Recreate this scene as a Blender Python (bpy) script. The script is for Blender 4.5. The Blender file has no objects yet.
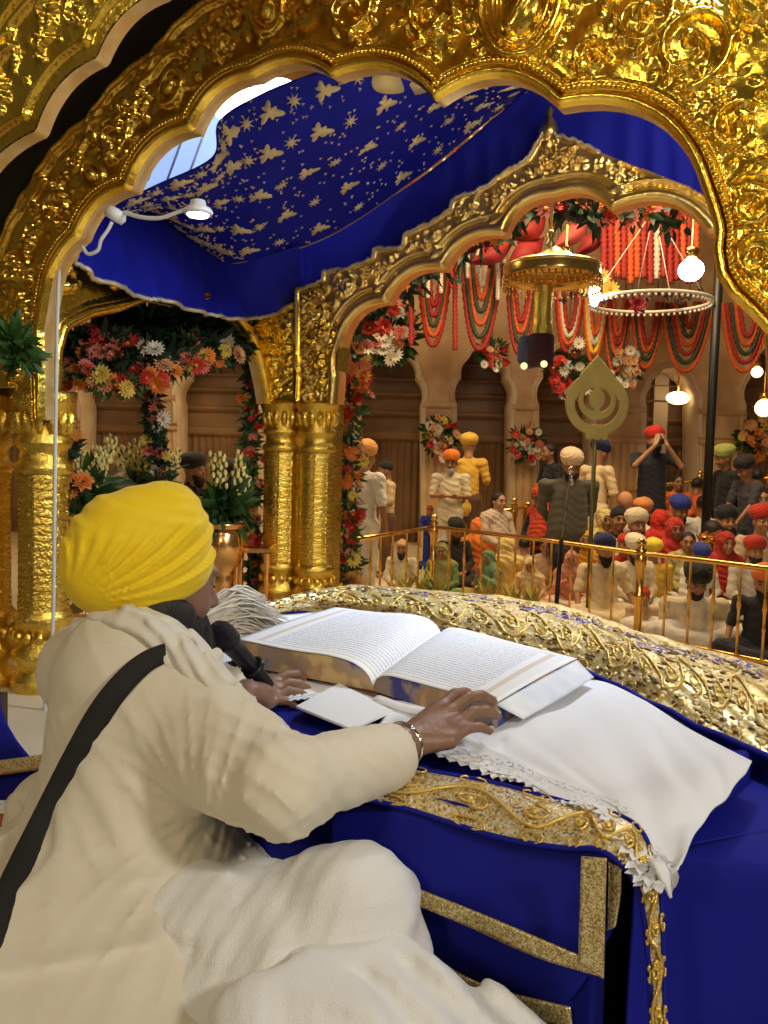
import bpy, math, random
import numpy as np
import openvdb as vdb
from mathutils import Vector, Matrix, Euler
PI = math.pi
rnd = random.Random(7)
COL = bpy.context.scene.collection
FPX = 850.0
CAM = Vector((0, 0, 1.60))
PITCH, ROLL = math.radians(3.77), math.radians(1.5)
CR = Matrix.Rotation(PI/2 - PITCH, 3, 'X') @ Matrix.Rotation(ROLL, 3, 'Z')

def ray(px, py):
    return CR @ Vector(((px-384)/FPX, -(py-512)/FPX, -1))
def at(px, py, Y):
    d = ray(px, py); return CAM + d*(Y/d.y)
def atz(px, py, z):
    d = ray(px, py); return CAM + d*((z-CAM.z)/d.z)
def onplane(px, py, P, u):
    """(s, z) on the vertical plane through P along u"""
    d = ray(px, py); n = Vector((u.y, -u.x, 0))
    t = (Vector((P.x, P.y, 0)) - Vector((CAM.x, CAM.y, 0))).dot(n) / Vector((d.x, d.y, 0)).dot(n)
    q = CAM + d*t
    return ((q - Vector((P.x, P.y, 0))).dot(Vector((u.x, u.y, 0))), q.z)

# ---------------------------------------------------------------- materials
MATS = {}
def mat(name, col, rough=.6, metal=0., bump=0., bscale=60., var=.0, vscale=6., col2=None, sheen=0., emit=None, estr=0.,
        trans=0., spec=None, sss=0., stretch=(1,1,1), alpha=1.):
    if name in MATS: return MATS[name]
    m = bpy.data.materials.new(name); m.use_nodes = True
    nt = m.node_tree; b = nt.nodes['Principled BSDF']
    b.inputs['Base Color'].default_value = (*col, 1); b.inputs['Roughness'].default_value = rough
    b.inputs['Metallic'].default_value = metal
    if sheen: b.inputs['Sheen Weight'].default_value = sheen; b.inputs['Sheen Roughness'].default_value = .4
    if trans: b.inputs['Transmission Weight'].default_value = trans
    if sss: b.inputs['Subsurface Weight'].default_value = sss; b.inputs['Subsurface Radius'].default_value = (.02,.008,.005)
    if spec is not None: b.inputs['Specular IOR Level'].default_value = spec
    if emit: b.inputs['Emission Color'].default_value = (*emit, 1); b.inputs['Emission Strength'].default_value = estr
    if alpha < 1: b.inputs['Alpha'].default_value = alpha
    tc = nt.nodes.new('ShaderNodeTexCoord')
    mp = nt.nodes.new('ShaderNodeMapping'); mp.inputs['Scale'].default_value = stretch
    nt.links.new(tc.outputs['Object'], mp.inputs['Vector'])
    if var or col2:
        n = nt.nodes.new('ShaderNodeTexNoise'); n.inputs['Scale'].default_value = vscale; n.inputs['Detail'].default_value = 5
        nt.links.new(mp.outputs[0], n.inputs['Vector'])
        mx = nt.nodes.new('ShaderNodeMix'); mx.data_type = 'RGBA'
        mr = nt.nodes.new('ShaderNodeMapRange'); mr.inputs['From Min'].default_value = .35; mr.inputs['From Max'].default_value = .65
        nt.links.new(n.outputs['Fac'], mr.inputs['Value']); nt.links.new(mr.outputs[0], mx.inputs['Factor'])
        c2 = col2 or tuple(c*(1-var) for c in col)
        mx.inputs['A'].default_value = (*col, 1); mx.inputs['B'].default_value = (*c2, 1)
        nt.links.new(mx.outputs['Result'], b.inputs['Base Color'])
    if bump:
        n = nt.nodes.new('ShaderNodeTexNoise'); n.inputs['Scale'].default_value = bscale; n.inputs['Detail'].default_value = 3
        nt.links.new(mp.outputs[0], n.inputs['Vector'])
        bp = nt.nodes.new('ShaderNodeBump'); bp.inputs['Strength'].default_value = bump; bp.inputs['Distance'].default_value = .01
        nt.links.new(n.outputs['Fac'], bp.inputs['Height']); nt.links.new(bp.outputs[0], b.inputs['Normal'])
    m['nodes_b'] = b.name
    MATS[name] = m
    return m

GOLD = mat('embossed_gold', (.94, .68, .11), .23, 1, bump=.25, bscale=45, col2=(.84, .54, .06), vscale=9)
GOLDR = mat('chased_gold', (.88, .64, .13), .25, 1, bump=.5, bscale=110, col2=(.76, .50, .07), vscale=20)
GOLDP = mat('pale_gold', (.93, .74, .34), .28, 1, bump=.25, bscale=40, col2=(.84, .60, .20), vscale=8)
BRASS = mat('polished_brass', (.85, .52, .14), .2, 1, bump=.05, bscale=30)
COPPER = mat('copper_gold', (.95, .55, .22), .2, 1, bump=.1, bscale=30)
SOFFIT = mat('worn_gilt', (.80, .60, .30), .45, .6, bump=.3, bscale=30, col2=(.70, .45, .16), vscale=14)
KHANDA = mat('dull_gold_plate', (.50, .41, .13), .5, .35, bump=.15, bscale=90, var=.15)

# ---------------------------------------------------------------- objects
def link(name, me, m=None, parent=None, smooth=True):
    o = bpy.data.objects.new(name, me); COL.objects.link(o)
    if m is not None:
        for q in (m if isinstance(m, (list, tuple)) else [m]): me.materials.append(q)
    if smooth: me.shade_smooth()
    if parent is not None: o.parent = parent
    return o
def tag(o, label, cat, group=None, kind=None):
    if label: o['label'] = label
    if cat: o['category'] = cat
    if group: o['group'] = group
    if kind: o['kind'] = kind
    return o
def thing(name, label, cat, loc=(0,0,0), rz=0., group=None):
    o = bpy.data.objects.new(name, None); COL.objects.link(o); o.empty_display_size = .1
    o.location = loc; o.rotation_euler = (0, 0, rz)
    return tag(o, label, cat, group)
def struct(o): o['kind'] = 'structure'; return o
def copy_tree(o, parent=None):
    c = o.copy(); COL.objects.link(c)
    if parent is not None: c.parent = parent
    for ch in [x for x in KIDS.get(o.name, [])]: copy_tree(ch, c)
    return c
KIDS = {}
def note_kids(root):
    """remember the children of a prototype so that copies are cheap"""
    for o in list(COL.objects):
        if o.parent is not None: KIDS.setdefault(o.parent.name, [])
    KIDS.clear()
    for o in list(COL.objects):
        if o.parent is not None: KIDS.setdefault(o.parent.name, []).append(o)

class MB:
    """collects shapes, links them as one mesh"""
    def __init__(s): s.v = []; s.f = []; s.mi = []; s.cur = 0
    def add(s, vs, fs):
        b = len(s.v); s.v += [tuple(v) for v in vs]; s.f += [tuple(i+b for i in f) for f in fs]; s.mi += [s.cur]*len(fs); return s
    def box(s, c, d, M=None, bev=0.):
        x, y, z = d[0]/2, d[1]/2, d[2]/2
        if bev <= 0:
            vs = [Vector((i*x, j*y, k*z)) for i in (-1,1) for j in (-1,1) for k in (-1,1)]
            fs = [(0,1,3,2),(4,6,7,5),(0,4,5,1),(2,3,7,6),(0,2,6,4),(1,5,7,3)]
        else:
            b = min(bev, x*.9, y*.9, z*.9); vs = []; fs = []
            ring = [(-x+b,-y),(x-b,-y),(x,-y+b),(x,y-b),(x-b,y),(-x+b,y),(-x,y-b),(-x,-y+b)]
            for zz, sh in ((-z, b), (-z+b, 0), (z-b, 0), (z, b)):
                for (a, c2) in ring:
                    vs.append(Vector((a - math.copysign(min(sh,abs(a)), a), c2 - math.copysign(min(sh,abs(c2)), c2), zz)))
            for r in range(3):
                for k in range(8): fs.append((r*8+k, r*8+(k+1)%8, (r+1)*8+(k+1)%8, (r+1)*8+k))
            fs.append(tuple(range(7,-1,-1))); fs.append(tuple(range(24,32)))
        M = M or Matrix.Identity(3)
        return s.add([Vector(c) + M @ v for v in vs], fs)
    def lathe(s, prof, c=(0,0,0), n=24, M=None, a0=0, a1=2*PI, sx=1, sy=1):
        M = M or Matrix.Identity(3); c = Vector(c); full = abs(a1-a0-2*PI) < 1e-6; cnt = n if full else n+1
        vs = []
        for (r, z) in prof:
            for k in range(cnt):
                a = a0+(a1-a0)*k/n; vs.append(c + M @ Vector((r*math.cos(a)*sx, r*math.sin(a)*sy, z)))
        fs = []
        for i in range(len(prof)-1):
            for k in range(n):
                k2 = (k+1) % cnt
                fs.append((i*cnt+k, i*cnt+k2, (i+1)*cnt+k2, (i+1)*cnt+k))
        return s.add(vs, fs)
    def tube(s, pts, r, n=8, cap=True, flat=1.):
        pts = [Vector(p) for p in pts]; m = len(pts)
        rs = r if isinstance(r, (list, tuple)) else [r]*m
        up = Vector((0,0,1)); vs = []; prev = None
        for i, p in enumerate(pts):
            t = (pts[min(i+1,m-1)] - pts[max(i-1,0)]); t = t.normalized() if t.length > 1e-9 else Vector((0,0,1))
            if prev is None:
                a = up if abs(t.dot(up)) < .95 else Vector((0,1,0)); x = t.cross(a).normalized()
            else:
                x = (prev - t*prev.dot(t)); x = x.normalized() if x.length > 1e-6 else t.cross(up).normalized()
            prev = x; y = t.cross(x)
            for k in range(n):
                a = 2*PI*k/n; vs.append(p + (x*math.cos(a) + y*math.sin(a)*flat)*rs[i])
        fs = [(i*n+k, i*n+(k+1)%n, (i+1)*n+(k+1)%n, (i+1)*n+k) for i in range(m-1) for k in range(n)]
        if cap: fs += [tuple(range(n-1,-1,-1)), tuple(range((m-1)*n, m*n))]
        return s.add(vs, fs)
    def ball(s, c, r, n=8, m=6, M=None):
        r = r if isinstance(r, (tuple, list)) else (r, r, r); M = M or Matrix.Identity(3); c = Vector(c)
        vs = [c + M@Vector((0,0,-r[2]))]
        for i in range(1, m):
            th = PI*i/m
            for k in range(n):
                a = 2*PI*k/n; vs.append(c + M @ Vector((r[0]*math.sin(th)*math.cos(a), r[1]*math.sin(th)*math.sin(a), -r[2]*math.cos(th))))
        vs.append(c + M@Vector((0,0,r[2]))); fs = []; L = len(vs)-1
        for k in range(n):
            fs.append((0, 1+(k+1)%n, 1+k)); fs.append((L, L-n+k, L-n+(k+1)%n))
        for i in range(m-2):
            for k in range(n):
                a = 1+i*n+k; b = 1+i*n+(k+1)%n; fs.append((a, b, b+n, a+n))
        return s.add(vs, fs)
    def petal(s, c, d, nrm, L, W, curl=.2, n=4):
        """a leaf or petal: thin curved blade with thickness"""
        c = Vector(c); d = Vector(d).normalized(); nrm = Vector(nrm); sd = d.cross(nrm)
        if sd.length < 1e-5: sd = d.orthogonal()
        sd.normalize(); nn = sd.cross(d).normalized(); vs = []
        for i in range(n+1):
            t = i/n; w = W*math.sin(PI*min(1, .12+.88*t)**.8)*.5 if i < n else W*.04
            p = c + d*(L*t) + nn*(curl*L*(t*t))
            vs += [p - sd*w + nn*w*.25, p, p + sd*w + nn*w*.25]
        fs = []
        for i in range(n):
            a = i*3; fs += [(a, a+1, a+4, a+3), (a+1, a+2, a+5, a+4)]
        return s.add(vs, fs)
    def build(s, name, m, parent=None, smooth=True):
        me = bpy.data.meshes.new(name); me.from_pydata(s.v, [], s.f)
        o = link(name, me, m, parent, smooth)
        if isinstance(m, (list, tuple)) and len(m) > 1: me.polygons.foreach_set('material_index', s.mi)
        me.update(); return o

def npmesh(name, V, Fq, m, parent=None, smooth=True, uv=None, mi=None):
    me = bpy.data.meshes.new(name); V = np.asarray(V, np.float32); Fq = np.asarray(Fq, np.int32)
    me.vertices.add(len(V)); me.vertices.foreach_set('co', V.ravel())
    k = Fq.shape[1]
    me.loops.add(Fq.size); me.loops.foreach_set('vertex_index', Fq.ravel())
    me.polygons.add(len(Fq)); me.polygons.foreach_set('loop_start', np.arange(0, Fq.size, k, dtype=np.int32))
    me.polygons.foreach_set('loop_total', np.full(len(Fq), k, np.int32))
    if uv is not None:
        l = me.uv_layers.new(name='UVMap'); l.data.foreach_set('uv', np.asarray(uv, np.float32)[Fq.ravel()].ravel())
    me.update(calc_edges=True)
    if mi is not None:
        o = link(name, me, m, parent, smooth); me.polygons.foreach_set('material_index', np.asarray(mi, np.int32)); return o
    return link(name, me, m, parent, smooth)

def catmull(P, n):
    """P: list of points (tuples) -> n samples of a smooth curve through them (uniform per span)"""
    P = np.array(P, float); m = len(P); t = np.linspace(0, m-1-1e-9, n); i = t.astype(int); f = (t-i)[:, None]
    g = lambda k: P[np.clip(k, 0, m-1)]
    p0, p1, p2, p3 = g(i-1), g(i), g(i+1), g(i+2)
    p0 = np.where((i-1 < 0)[:, None], 2*p1-p2, p0); p3 = np.where((i+2 > m-1)[:, None], 2*p2-p1, p3)
    return .5*((2*p1) + (-p0+p2)*f + (2*p0-5*p1+4*p2-p3)*f*f + (-p0+3*p1-3*p2+p3)*f**3)

def patch(rows, nu, nv):
    """rows of control points -> (nv, nu, 3) smooth grid; rows may differ in length"""
    R = [catmull([tuple(p) for p in r], nu) for r in rows]
    R = np.array(R); out = np.zeros((nv, nu, 3))
    for k in range(nu): out[:, k] = catmull(R[:, k], nv)
    return out

def grid_obj(name, G, m, parent=None, thick=0.004, uvs=(1,1)):
    """grid of points -> sheet with real thickness (down its normal)"""
    nv, nu = G.shape[:2]
    du = np.gradient(G, axis=1); dv = np.gradient(G, axis=0); N = np.cross(du, dv); N /= np.linalg.norm(N, axis=2, keepdims=True)+1e-12
    V = np.concatenate([G.reshape(-1,3), (G - N*thick).reshape(-1,3)]); n = nu*nv
    a = (np.arange(nv-1)[:, None]*nu + np.arange(nu-1)[None]).ravel()
    top = np.stack([a, a+1, a+nu+1, a+nu], 1); bot = np.stack([a, a+nu, a+nu+1, a+1], 1)+n
    e = []
    b = [k for k in range(nu)] + [r*nu+nu-1 for r in range(1, nv)] + [(nv-1)*nu+k for k in range(nu-2, -1, -1)] + [r*nu for r in range(nv-2, 0, -1)]
    for i in range(len(b)):
        p, q = b[i], b[(i+1) % len(b)]; e.append((q, p, p+n, q+n))
    F = np.concatenate([top, bot, np.array(e)])
    uu, vv = np.meshgrid(np.linspace(0, uvs[0], nu), np.linspace(0, uvs[1], nv)); uv = np.stack([uu.ravel(), vv.ravel()], 1)
    return npmesh(name, V, F, m, parent, True, np.concatenate([uv, uv]))

# ---------------------------------------------------------------- implicit surfaces (numpy) -> mesh
class SDF:
    def __init__(s, lo, hi, h):
        s.h = h; s.lo = np.array(lo, float); s.n = np.ceil((np.array(hi)-s.lo)/h).astype(int)+1
        s.D = np.full(s.n, .08, np.float32); s.ax = [s.lo[i] + np.arange(s.n[i])*h for i in range(3)]
    def win(s, lo, hi):
        a = np.clip(((np.array(lo)-s.lo)/s.h).astype(int), 0, s.n-1); b = np.clip(np.ceil((np.array(hi)-s.lo)/s.h).astype(int)+1, 1, s.n)
        sl = tuple(slice(a[i], max(a[i]+1, b[i])) for i in range(3))
        X = s.ax[0][sl[0]][:, None, None].astype(np.float32); Y = s.ax[1][sl[1]][None, :, None].astype(np.float32); Z = s.ax[2][sl[2]][None, None, :].astype(np.float32)
        return sl, X, Y, Z
    def op(s, sl, d, k, sub=False):
        o = s.D[sl]
        if sub:
            h = np.clip(.5 - .5*(o + d)/k, 0, 1); s.D[sl] = o*(1-h) - d*h + k*h*(1-h)
        else:
            if k <= 0: s.D[sl] = np.minimum(o, d)
            else:
                h = np.clip(.5 + .5*(o - d)/k, 0, 1); s.D[sl] = o*(1-h) + d*h - k*h*(1-h)
        return s
    def cap(s, a, b, ra, rb=None, k=.02, flat=None, sub=False):
        """round cone a->b; flat = (axis, factor) squashes across that axis"""
        rb = ra if rb is None else rb; a = np.array(a, float); b = np.array(b, float); m = max(ra, rb)*max(1, (flat[1] if flat else 1)) + .04 + k
        sl, X, Y, Z = s.win(np.minimum(a, b)-m, np.maximum(a, b)+m)
        ab = b-a; L2 = max(float(ab@ab), 1e-9)
        px, py, pz = X-a[0], Y-a[1], Z-a[2]
        t = np.clip((px*ab[0]+py*ab[1]+pz*ab[2])/L2, 0, 1)
        qx, qy, qz = px-t*ab[0], py-t*ab[1], pz-t*ab[2]
        q2 = qx*qx+qy*qy+qz*qz
        if flat:
            ax = np.array(flat[0], float); ax /= np.linalg.norm(ax); f = flat[1]
            c = qx*ax[0]+qy*ax[1]+qz*ax[2]; q2 = q2 - c*c + (c/f)**2
        return s.op(sl, np.sqrt(q2) - (ra + (rb-ra)*t), k, sub)
    def ell(s, c, r, M=None, k=.02, sub=False):
        c = np.array(c, float); r = np.array(r, float); m = max(r)+.04+k
        sl, X, Y, Z = s.win(c-m, c+m); px, py, pz = X-c[0], Y-c[1], Z-c[2]
        if M is not None:
            A = np.array(M.to_3x3() if hasattr(M, 'to_3x3') else M)
            lx = px*A[0,0]+py*A[1,0]+pz*A[2,0]; ly = px*A[0,1]+py*A[1,1]+pz*A[2,1]; lz = px*A[0,2]+py*A[1,2]+pz*A[2,2]
        else: lx, ly, lz = px, py, pz
        k0 = np.sqrt((lx/r[0])**2+(ly/r[1])**2+(lz/r[2])**2); k1 = np.sqrt((lx/r[0]**2)**2+(ly/r[1]**2)**2+(lz/r[2]**2)**2)+1e-6
        return s.op(sl, k0*(k0-1)/k1, k, sub)
    def half(s, p, nrm, k=.004):
        """cut away everything on the side nrm points to"""
        n = np.array(nrm, float); n /= np.linalg.norm(n); p = np.array(p, float)
        sl, X, Y, Z = s.win(s.lo, s.lo+s.n*s.h)
        d = -((X-p[0])*n[0]+(Y-p[1])*n[1]+(Z-p[2])*n[2]); return s.op(sl, d, k, True)
    def disp(s, fn):
        X, Y, Z = s.ax[0][:, None, None], s.ax[1][None, :, None], s.ax[2][None, None, :]
        s.D += fn(X, Y, Z).astype(np.float32); return s
    def mesh(s, name, m, parent=None, smooth_it=0):
        D = s.D
        for ax in range(3):
            for e in (0, -1):
                i = [slice(None)]*3; i[ax] = e; D[tuple(i)] = np.maximum(D[tuple(i)], s.h)
        g = vdb.FloatGrid(.08); g.copyFromArray(D); P, Q = g.convertToQuads(isovalue=0.0)
        if len(P) == 0: P = np.zeros((4,3)); Q = np.array([[0,1,2,3]])
        V = P.astype(float)*s.h + s.lo
        return npmesh(name, V, Q[:, ::-1], m, parent)

def pnoise(X, Y, Z, f, seed=0):
    """cheap smooth folds noise from a few sines"""
    r = np.random.RandomState(seed); o = 0
    for i in range(4):
        k = r.normal(size=3)*f*(1+.5*i); o = o + np.sin(k[0]*X + k[1]*Y + k[2]*Z + r.uniform(0, 6))/(1+.5*i)
    return o/2.2
# ================================================================= gilded pavilion
PU = Vector((.92, -.39, 0)).normalized(); PV = Vector((.39, .92, 0)).normalized()
NP = Vector((-1.32, 3.0, 0))                 # foot of the near left pillar
FP = NP + PV*2.05                            # foot of the far corner pillar
BASEZ = .74

def arc(p, q, inside, sag, n=10):
    p = np.array(p, float); q = np.array(q, float); m = (p+q)/2; d = q-p; L = np.linalg.norm(d); nn = np.array([-d[1], d[0]])/L
    if np.dot(nn, m-np.array(inside)) < 0: nn = -nn
    t = np.linspace(0, 1, n, endpoint=False)
    return [tuple(p + d*x + nn*(L*sag*4*x*(1-x))**1.0) for x in t]
def lobed(cusps, inside, sags):
    out = []
    for i in range(len(cusps)-1):
        sg = sags[i] if isinstance(sags, (list, tuple)) else sags
        if sg == 0: out.append(tuple(cusps[i]))
        else: out += arc(cusps[i], cusps[i+1], inside, sg)
    out.append(tuple(cusps[-1])); return out

def poly_mask(P, S, Z):
    """even-odd point in polygon for grids"""
    ins = np.zeros(S.shape, bool); n = len(P)
    for i in range(n):
        x1, y1 = P[i]; x2, y2 = P[(i+1) % n]
        if y1 == y2: continue
        c = ((y1 > Z) != (y2 > Z)) & (S < (x2-x1)*(Z-y1)/(y2-y1)+x1); ins ^= c
    return ins
def line_dist(P, S, Z):
    d = np.full(S.shape, 9., np.float32)
    for (x1, y1), (x2, y2) in zip(P[:-1], P[1:]):
        dx, dy = x2-x1, y2-y1; L = dx*dx+dy*dy+1e-12; t = np.clip(((S-x1)*dx+(Z-y1)*dy)/L, 0, 1)
        d = np.minimum(d, np.hypot(S-x1-t*dx, Z-y1-t*dy))
    return d

class Relief:
    def __init__(s, s0, s1, z0, z1, h):
        s.s0, s.z0, s.h = s0, z0, h; s.ns = int((s1-s0)/h)+1; s.nz = int((z1-z0)/h)+1
        s.S, s.Z = np.meshgrid(s0+np.arange(s.ns)*h, z0+np.arange(s.nz)*h); s.H = np.zeros(s.S.shape, np.float32)
    def win(s, a, b, c, d):
        i0 = max(0, int((a-s.s0)/s.h)); i1 = min(s.ns, int((b-s.s0)/s.h)+2); j0 = max(0, int((c-s.z0)/s.h)); j1 = min(s.nz, int((d-s.z0)/s.h)+2)
        return (slice(j0, max(j0, j1)), slice(i0, max(i0, i1)))
    def tube(s, P, r, h, r1=None):
        n = len(P)-1
        for i in range(n):
            (x1, y1), (x2, y2) = P[i], P[i+1]; ra = r + ((r1 if r1 is not None else r)-r)*i/max(1, n-1)
            w = s.win(min(x1,x2)-ra, max(x1,x2)+ra, min(y1,y2)-ra, max(y1,y2)+ra); S, Z = s.S[w], s.Z[w]
            if S.size == 0: continue
            dx, dy = x2-x1, y2-y1; L = dx*dx+dy*dy+1e-12; t = np.clip(((S-x1)*dx+(Z-y1)*dy)/L, 0, 1)
            d = np.hypot(S-x1-t*dx, Z-y1-t*dy)/ra
            s.H[w] = np.maximum(s.H[w], h*(ra/r)*np.sqrt(np.clip(1-d*d, 0, 1)))
    def bump(s, x, y, r, h, ang=0., ry=None):
        ry = ry or r; R = max(r, ry); w = s.win(x-R, x+R, y-R, y+R); S, Z = s.S[w]-x, s.Z[w]-y
        if S.size == 0: return
        c, q = math.cos(ang), math.sin(ang); d = ((S*c+Z*q)/r)**2+((-S*q+Z*c)/ry)**2
        s.H[w] = np.maximum(s.H[w], h*np.sqrt(np.clip(1-d, 0, 1)))
    def dent(s, x, y, r, h):
        w = s.win(x-r, x+r, y-r, y+r); S, Z = s.S[w]-x, s.Z[w]-y
        s.H[w] -= h*np.clip(1-(S*S+Z*Z)/(r*r), 0, 1)
    def flower(s, x, y, R, n=8, h=.02, rot=0.):
        for k in range(n):
            a = rot+2*PI*k/n; s.bump(x+R*.55*math.cos(a), y+R*.55*math.sin(a), R*.44, h, a, R*.24)
        s.bump(x, y, R*.26, h*1.25); s.dent(x, y, R*.12, h*.8)
    def grapes(s, x, y, R, h=.016, seed=0):
        q = random.Random(seed)
        for k in range(11):
            a = q.uniform(0, 6.3); d = R*.75*math.sqrt(q.random()); s.bump(x+d*math.cos(a), y+d*math.sin(a), R*.24, h*q.uniform(.8, 1.3))
    def scroll(s, x, y, R, rot=0., sgn=1, turns=1.35, h=.02):
        P = []
        for i in range(30):
            t = i/29; a = rot+sgn*turns*2*PI*t; r = R*(1-.82*t); P.append((x+r*math.cos(a), y+r*math.sin(a)))
        s.tube(P, R*.13, h, R*.07); s.bump(*P[-1], R*.18, h*1.4)
        for i in range(2, 22, 3):
            t = i/29; a = rot+sgn*turns*2*PI*t; r = R*(1-.82*t)+R*.13; aa = a+sgn*.9
            s.bump(x+r*math.cos(a)+R*.05*math.cos(aa), y+r*math.sin(a)+R*.05*math.sin(aa), R*.19, h*.85, aa, R*.075)
    def leaf(s, x, y, R, rot=0., h=.02):
        s.tube([(x-R*.8*math.cos(rot), y-R*.8*math.sin(rot)), (x, y+R*.05), (x+R*.9*math.cos(rot), y+R*.9*math.sin(rot))], R*.12, h, R*.05)
        for k in range(4):
            t = -.6+.4*k
            for sg in (-1, 1):
                a = rot+sg*.9; s.bump(x+R*t*math.cos(rot)+R*.28*math.cos(a), y+R*t*math.sin(rot)+R*.28*math.sin(a), R*.3, h*.9, a, R*.12)
    def fill(s, ok, R0, n, seed, h=.02, kinds=('flower','scroll','grapes','leaf','scroll')):
        q = random.Random(seed); pl = []
        for R in (R0, R0*.72, R0*.5, R0*.34):
            for _ in range(n):
                x = q.uniform(s.s0, s.s0+s.ns*s.h); y = q.uniform(s.z0, s.z0+s.nz*s.h)
                if not ok(x, y, R): continue
                if any((x-a)**2+(y-b)**2 < (R*.93+c)**2 for a, b, c in pl): continue
                pl.append((x, y, R)); k = q.choice(kinds); r = q.uniform(0, 6.28); hh = h*min(1, .45+.55*R/R0)
                if k == 'flower': s.flower(x, y, R, q.choice((6,8,9)), hh, r)
                elif k == 'scroll': s.scroll(x, y, R*.92, r, q.choice((-1,1)), 1.3, hh)
                elif k == 'grapes': s.grapes(x, y, R, hh, q.random())
                else: s.leaf(x, y, R, r, hh)
        s.placed = pl
        return pl
    def build(s, name, mask, P0, u, n, m, parent=None, off=0.):
        idx = -np.ones(mask.shape, np.int64); idx[mask] = np.arange(mask.sum())
        H = s.H[mask][:, None]+off; S = s.S[mask][:, None]; Z = s.Z[mask][:, None]
        V = np.array(P0)[None]*np.array([1,1,0]) + np.array(u)[None]*S + np.array([[0,0,1]])*Z + np.array(n)[None]*H
        a, b, c, d = idx[:-1,:-1], idx[:-1,1:], idx[1:,1:], idx[1:,:-1]
        k = (a >= 0)&(b >= 0)&(c >= 0)&(d >= 0); F = np.stack([a[k], b[k], c[k], d[k]], 1)
        return npmesh(name, V, F, m, parent)

def pt(P0, u, n, s, z, o=0.): return Vector((P0.x, P0.y, 0)) + u*s + Vector((0,0,z)) + n*o
def sweep_edge(name, E, P0, u, n, prof, m, parent):
    """a strip along the 2-D edge E: prof = list of (out, off) : out = away from the opening in plane, off along n"""
    E = np.array(E); T = np.gradient(E, axis=0); T /= np.linalg.norm(T, axis=1, keepdims=True)+1e-9
    mid = E.mean(0); Nn = np.stack([-T[:,1], T[:,0]], 1)
    if np.sum(((E-mid)*Nn).sum(1)) < 0: Nn = -Nn
    V = []; k = len(prof)
    for e, q in zip(E, Nn):
        for (o, f) in prof: V.append(pt(P0, u, n, e[0]+q[0]*o, e[1]+q[1]*o, f))
    F = [(i*k+j, i*k+j+1, (i+1)*k+j+1, (i+1)*k+j) for i in range(len(E)-1) for j in range(k-1)]
    return npmesh(name, np.array(V), np.array(F), m, parent)
def resample(E, step):
    E = np.array(E); d = np.r_[0, np.cumsum(np.hypot(*np.diff(E, axis=0).T))]; n = max(2, int(d[-1]/step)); t = np.linspace(0, d[-1], n)
    return [(float(np.interp(x, d, E[:,0])), float(np.interp(x, d, E[:,1]))) for x in t]
def offset_edge(E, o):
    E = np.array(E); T = np.gradient(E, axis=0); T /= np.linalg.norm(T, axis=1, keepdims=True)+1e-9; mid = E.mean(0)
    Nn = np.stack([-T[:,1], T[:,0]], 1)
    if np.sum(((E-mid)*Nn).sum(1)) < 0: Nn = -Nn
    return [tuple(x) for x in (E+Nn*o)]
def beads(name, E, P0, u, n, step, r, off, m, parent, long=1.):
    mb = MB()
    for (a, b) in resample(E, step): mb.ball(pt(P0, u, n, a, b, off), r, 6, 4)
    o = mb.build(name, m, parent); o['kind'] = 'stuff'; return o

# ---------------- near arch -------------------------------------------------
nN = -PV                                     # faces the camera
cus = [(45,420),(43,330),(50,290),(79,238),(130,190),(193,130),(254,77),(332,77),(436,101),(559,107),(704,192)]
tail = [(711,212),(716,231),(714,252),(718,276),(730,295),(752,316),(772,338),(800,420),(815,560),(820,800)]
cs = [onplane(x, y, NP, PU) for x, y in cus]; ts = [onplane(x, y, NP, PU) for x, y in tail]
inside = onplane(420, 400, NP, PU)
edge = lobed(cs, inside, [0,0,.12,.16,.17,.17,.15,.16,.2,.2])+ts
edgeR = resample(edge, .012)
SL = onplane(-40, 300, NP, PU)[0]; SRr = 3.0
R1 = Relief(SL-.25, SRr, 1.62, 3.42, .0052)
op = [(edge[0][0], -1)] + edge + [(edge[-1][0], -1)]
m1 = ~poly_mask(op, R1.S, R1.Z)
D1 = line_dist(edge, R1.S, R1.Z)
colR = onplane(2, 420, NP, PU)[0]
m1 &= (R1.Z > 1.80) | (R1.S > 1.9)
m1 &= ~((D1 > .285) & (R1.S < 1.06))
bandw = np.where(R1.S < 1.0, .40, .95)
def okn(x, y, R):
    i = int((x-R1.s0)/R1.h); j = int((y-R1.z0)/R1.h)
    if not (0 <= i < R1.ns and 0 <= j < R1.nz) or not m1[j, i]: return False
    w = .235 if x < .95 else .235+(x-.95)*2.6
    return D1[j, i] > R+.055 and D1[j, i] < w-R
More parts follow.
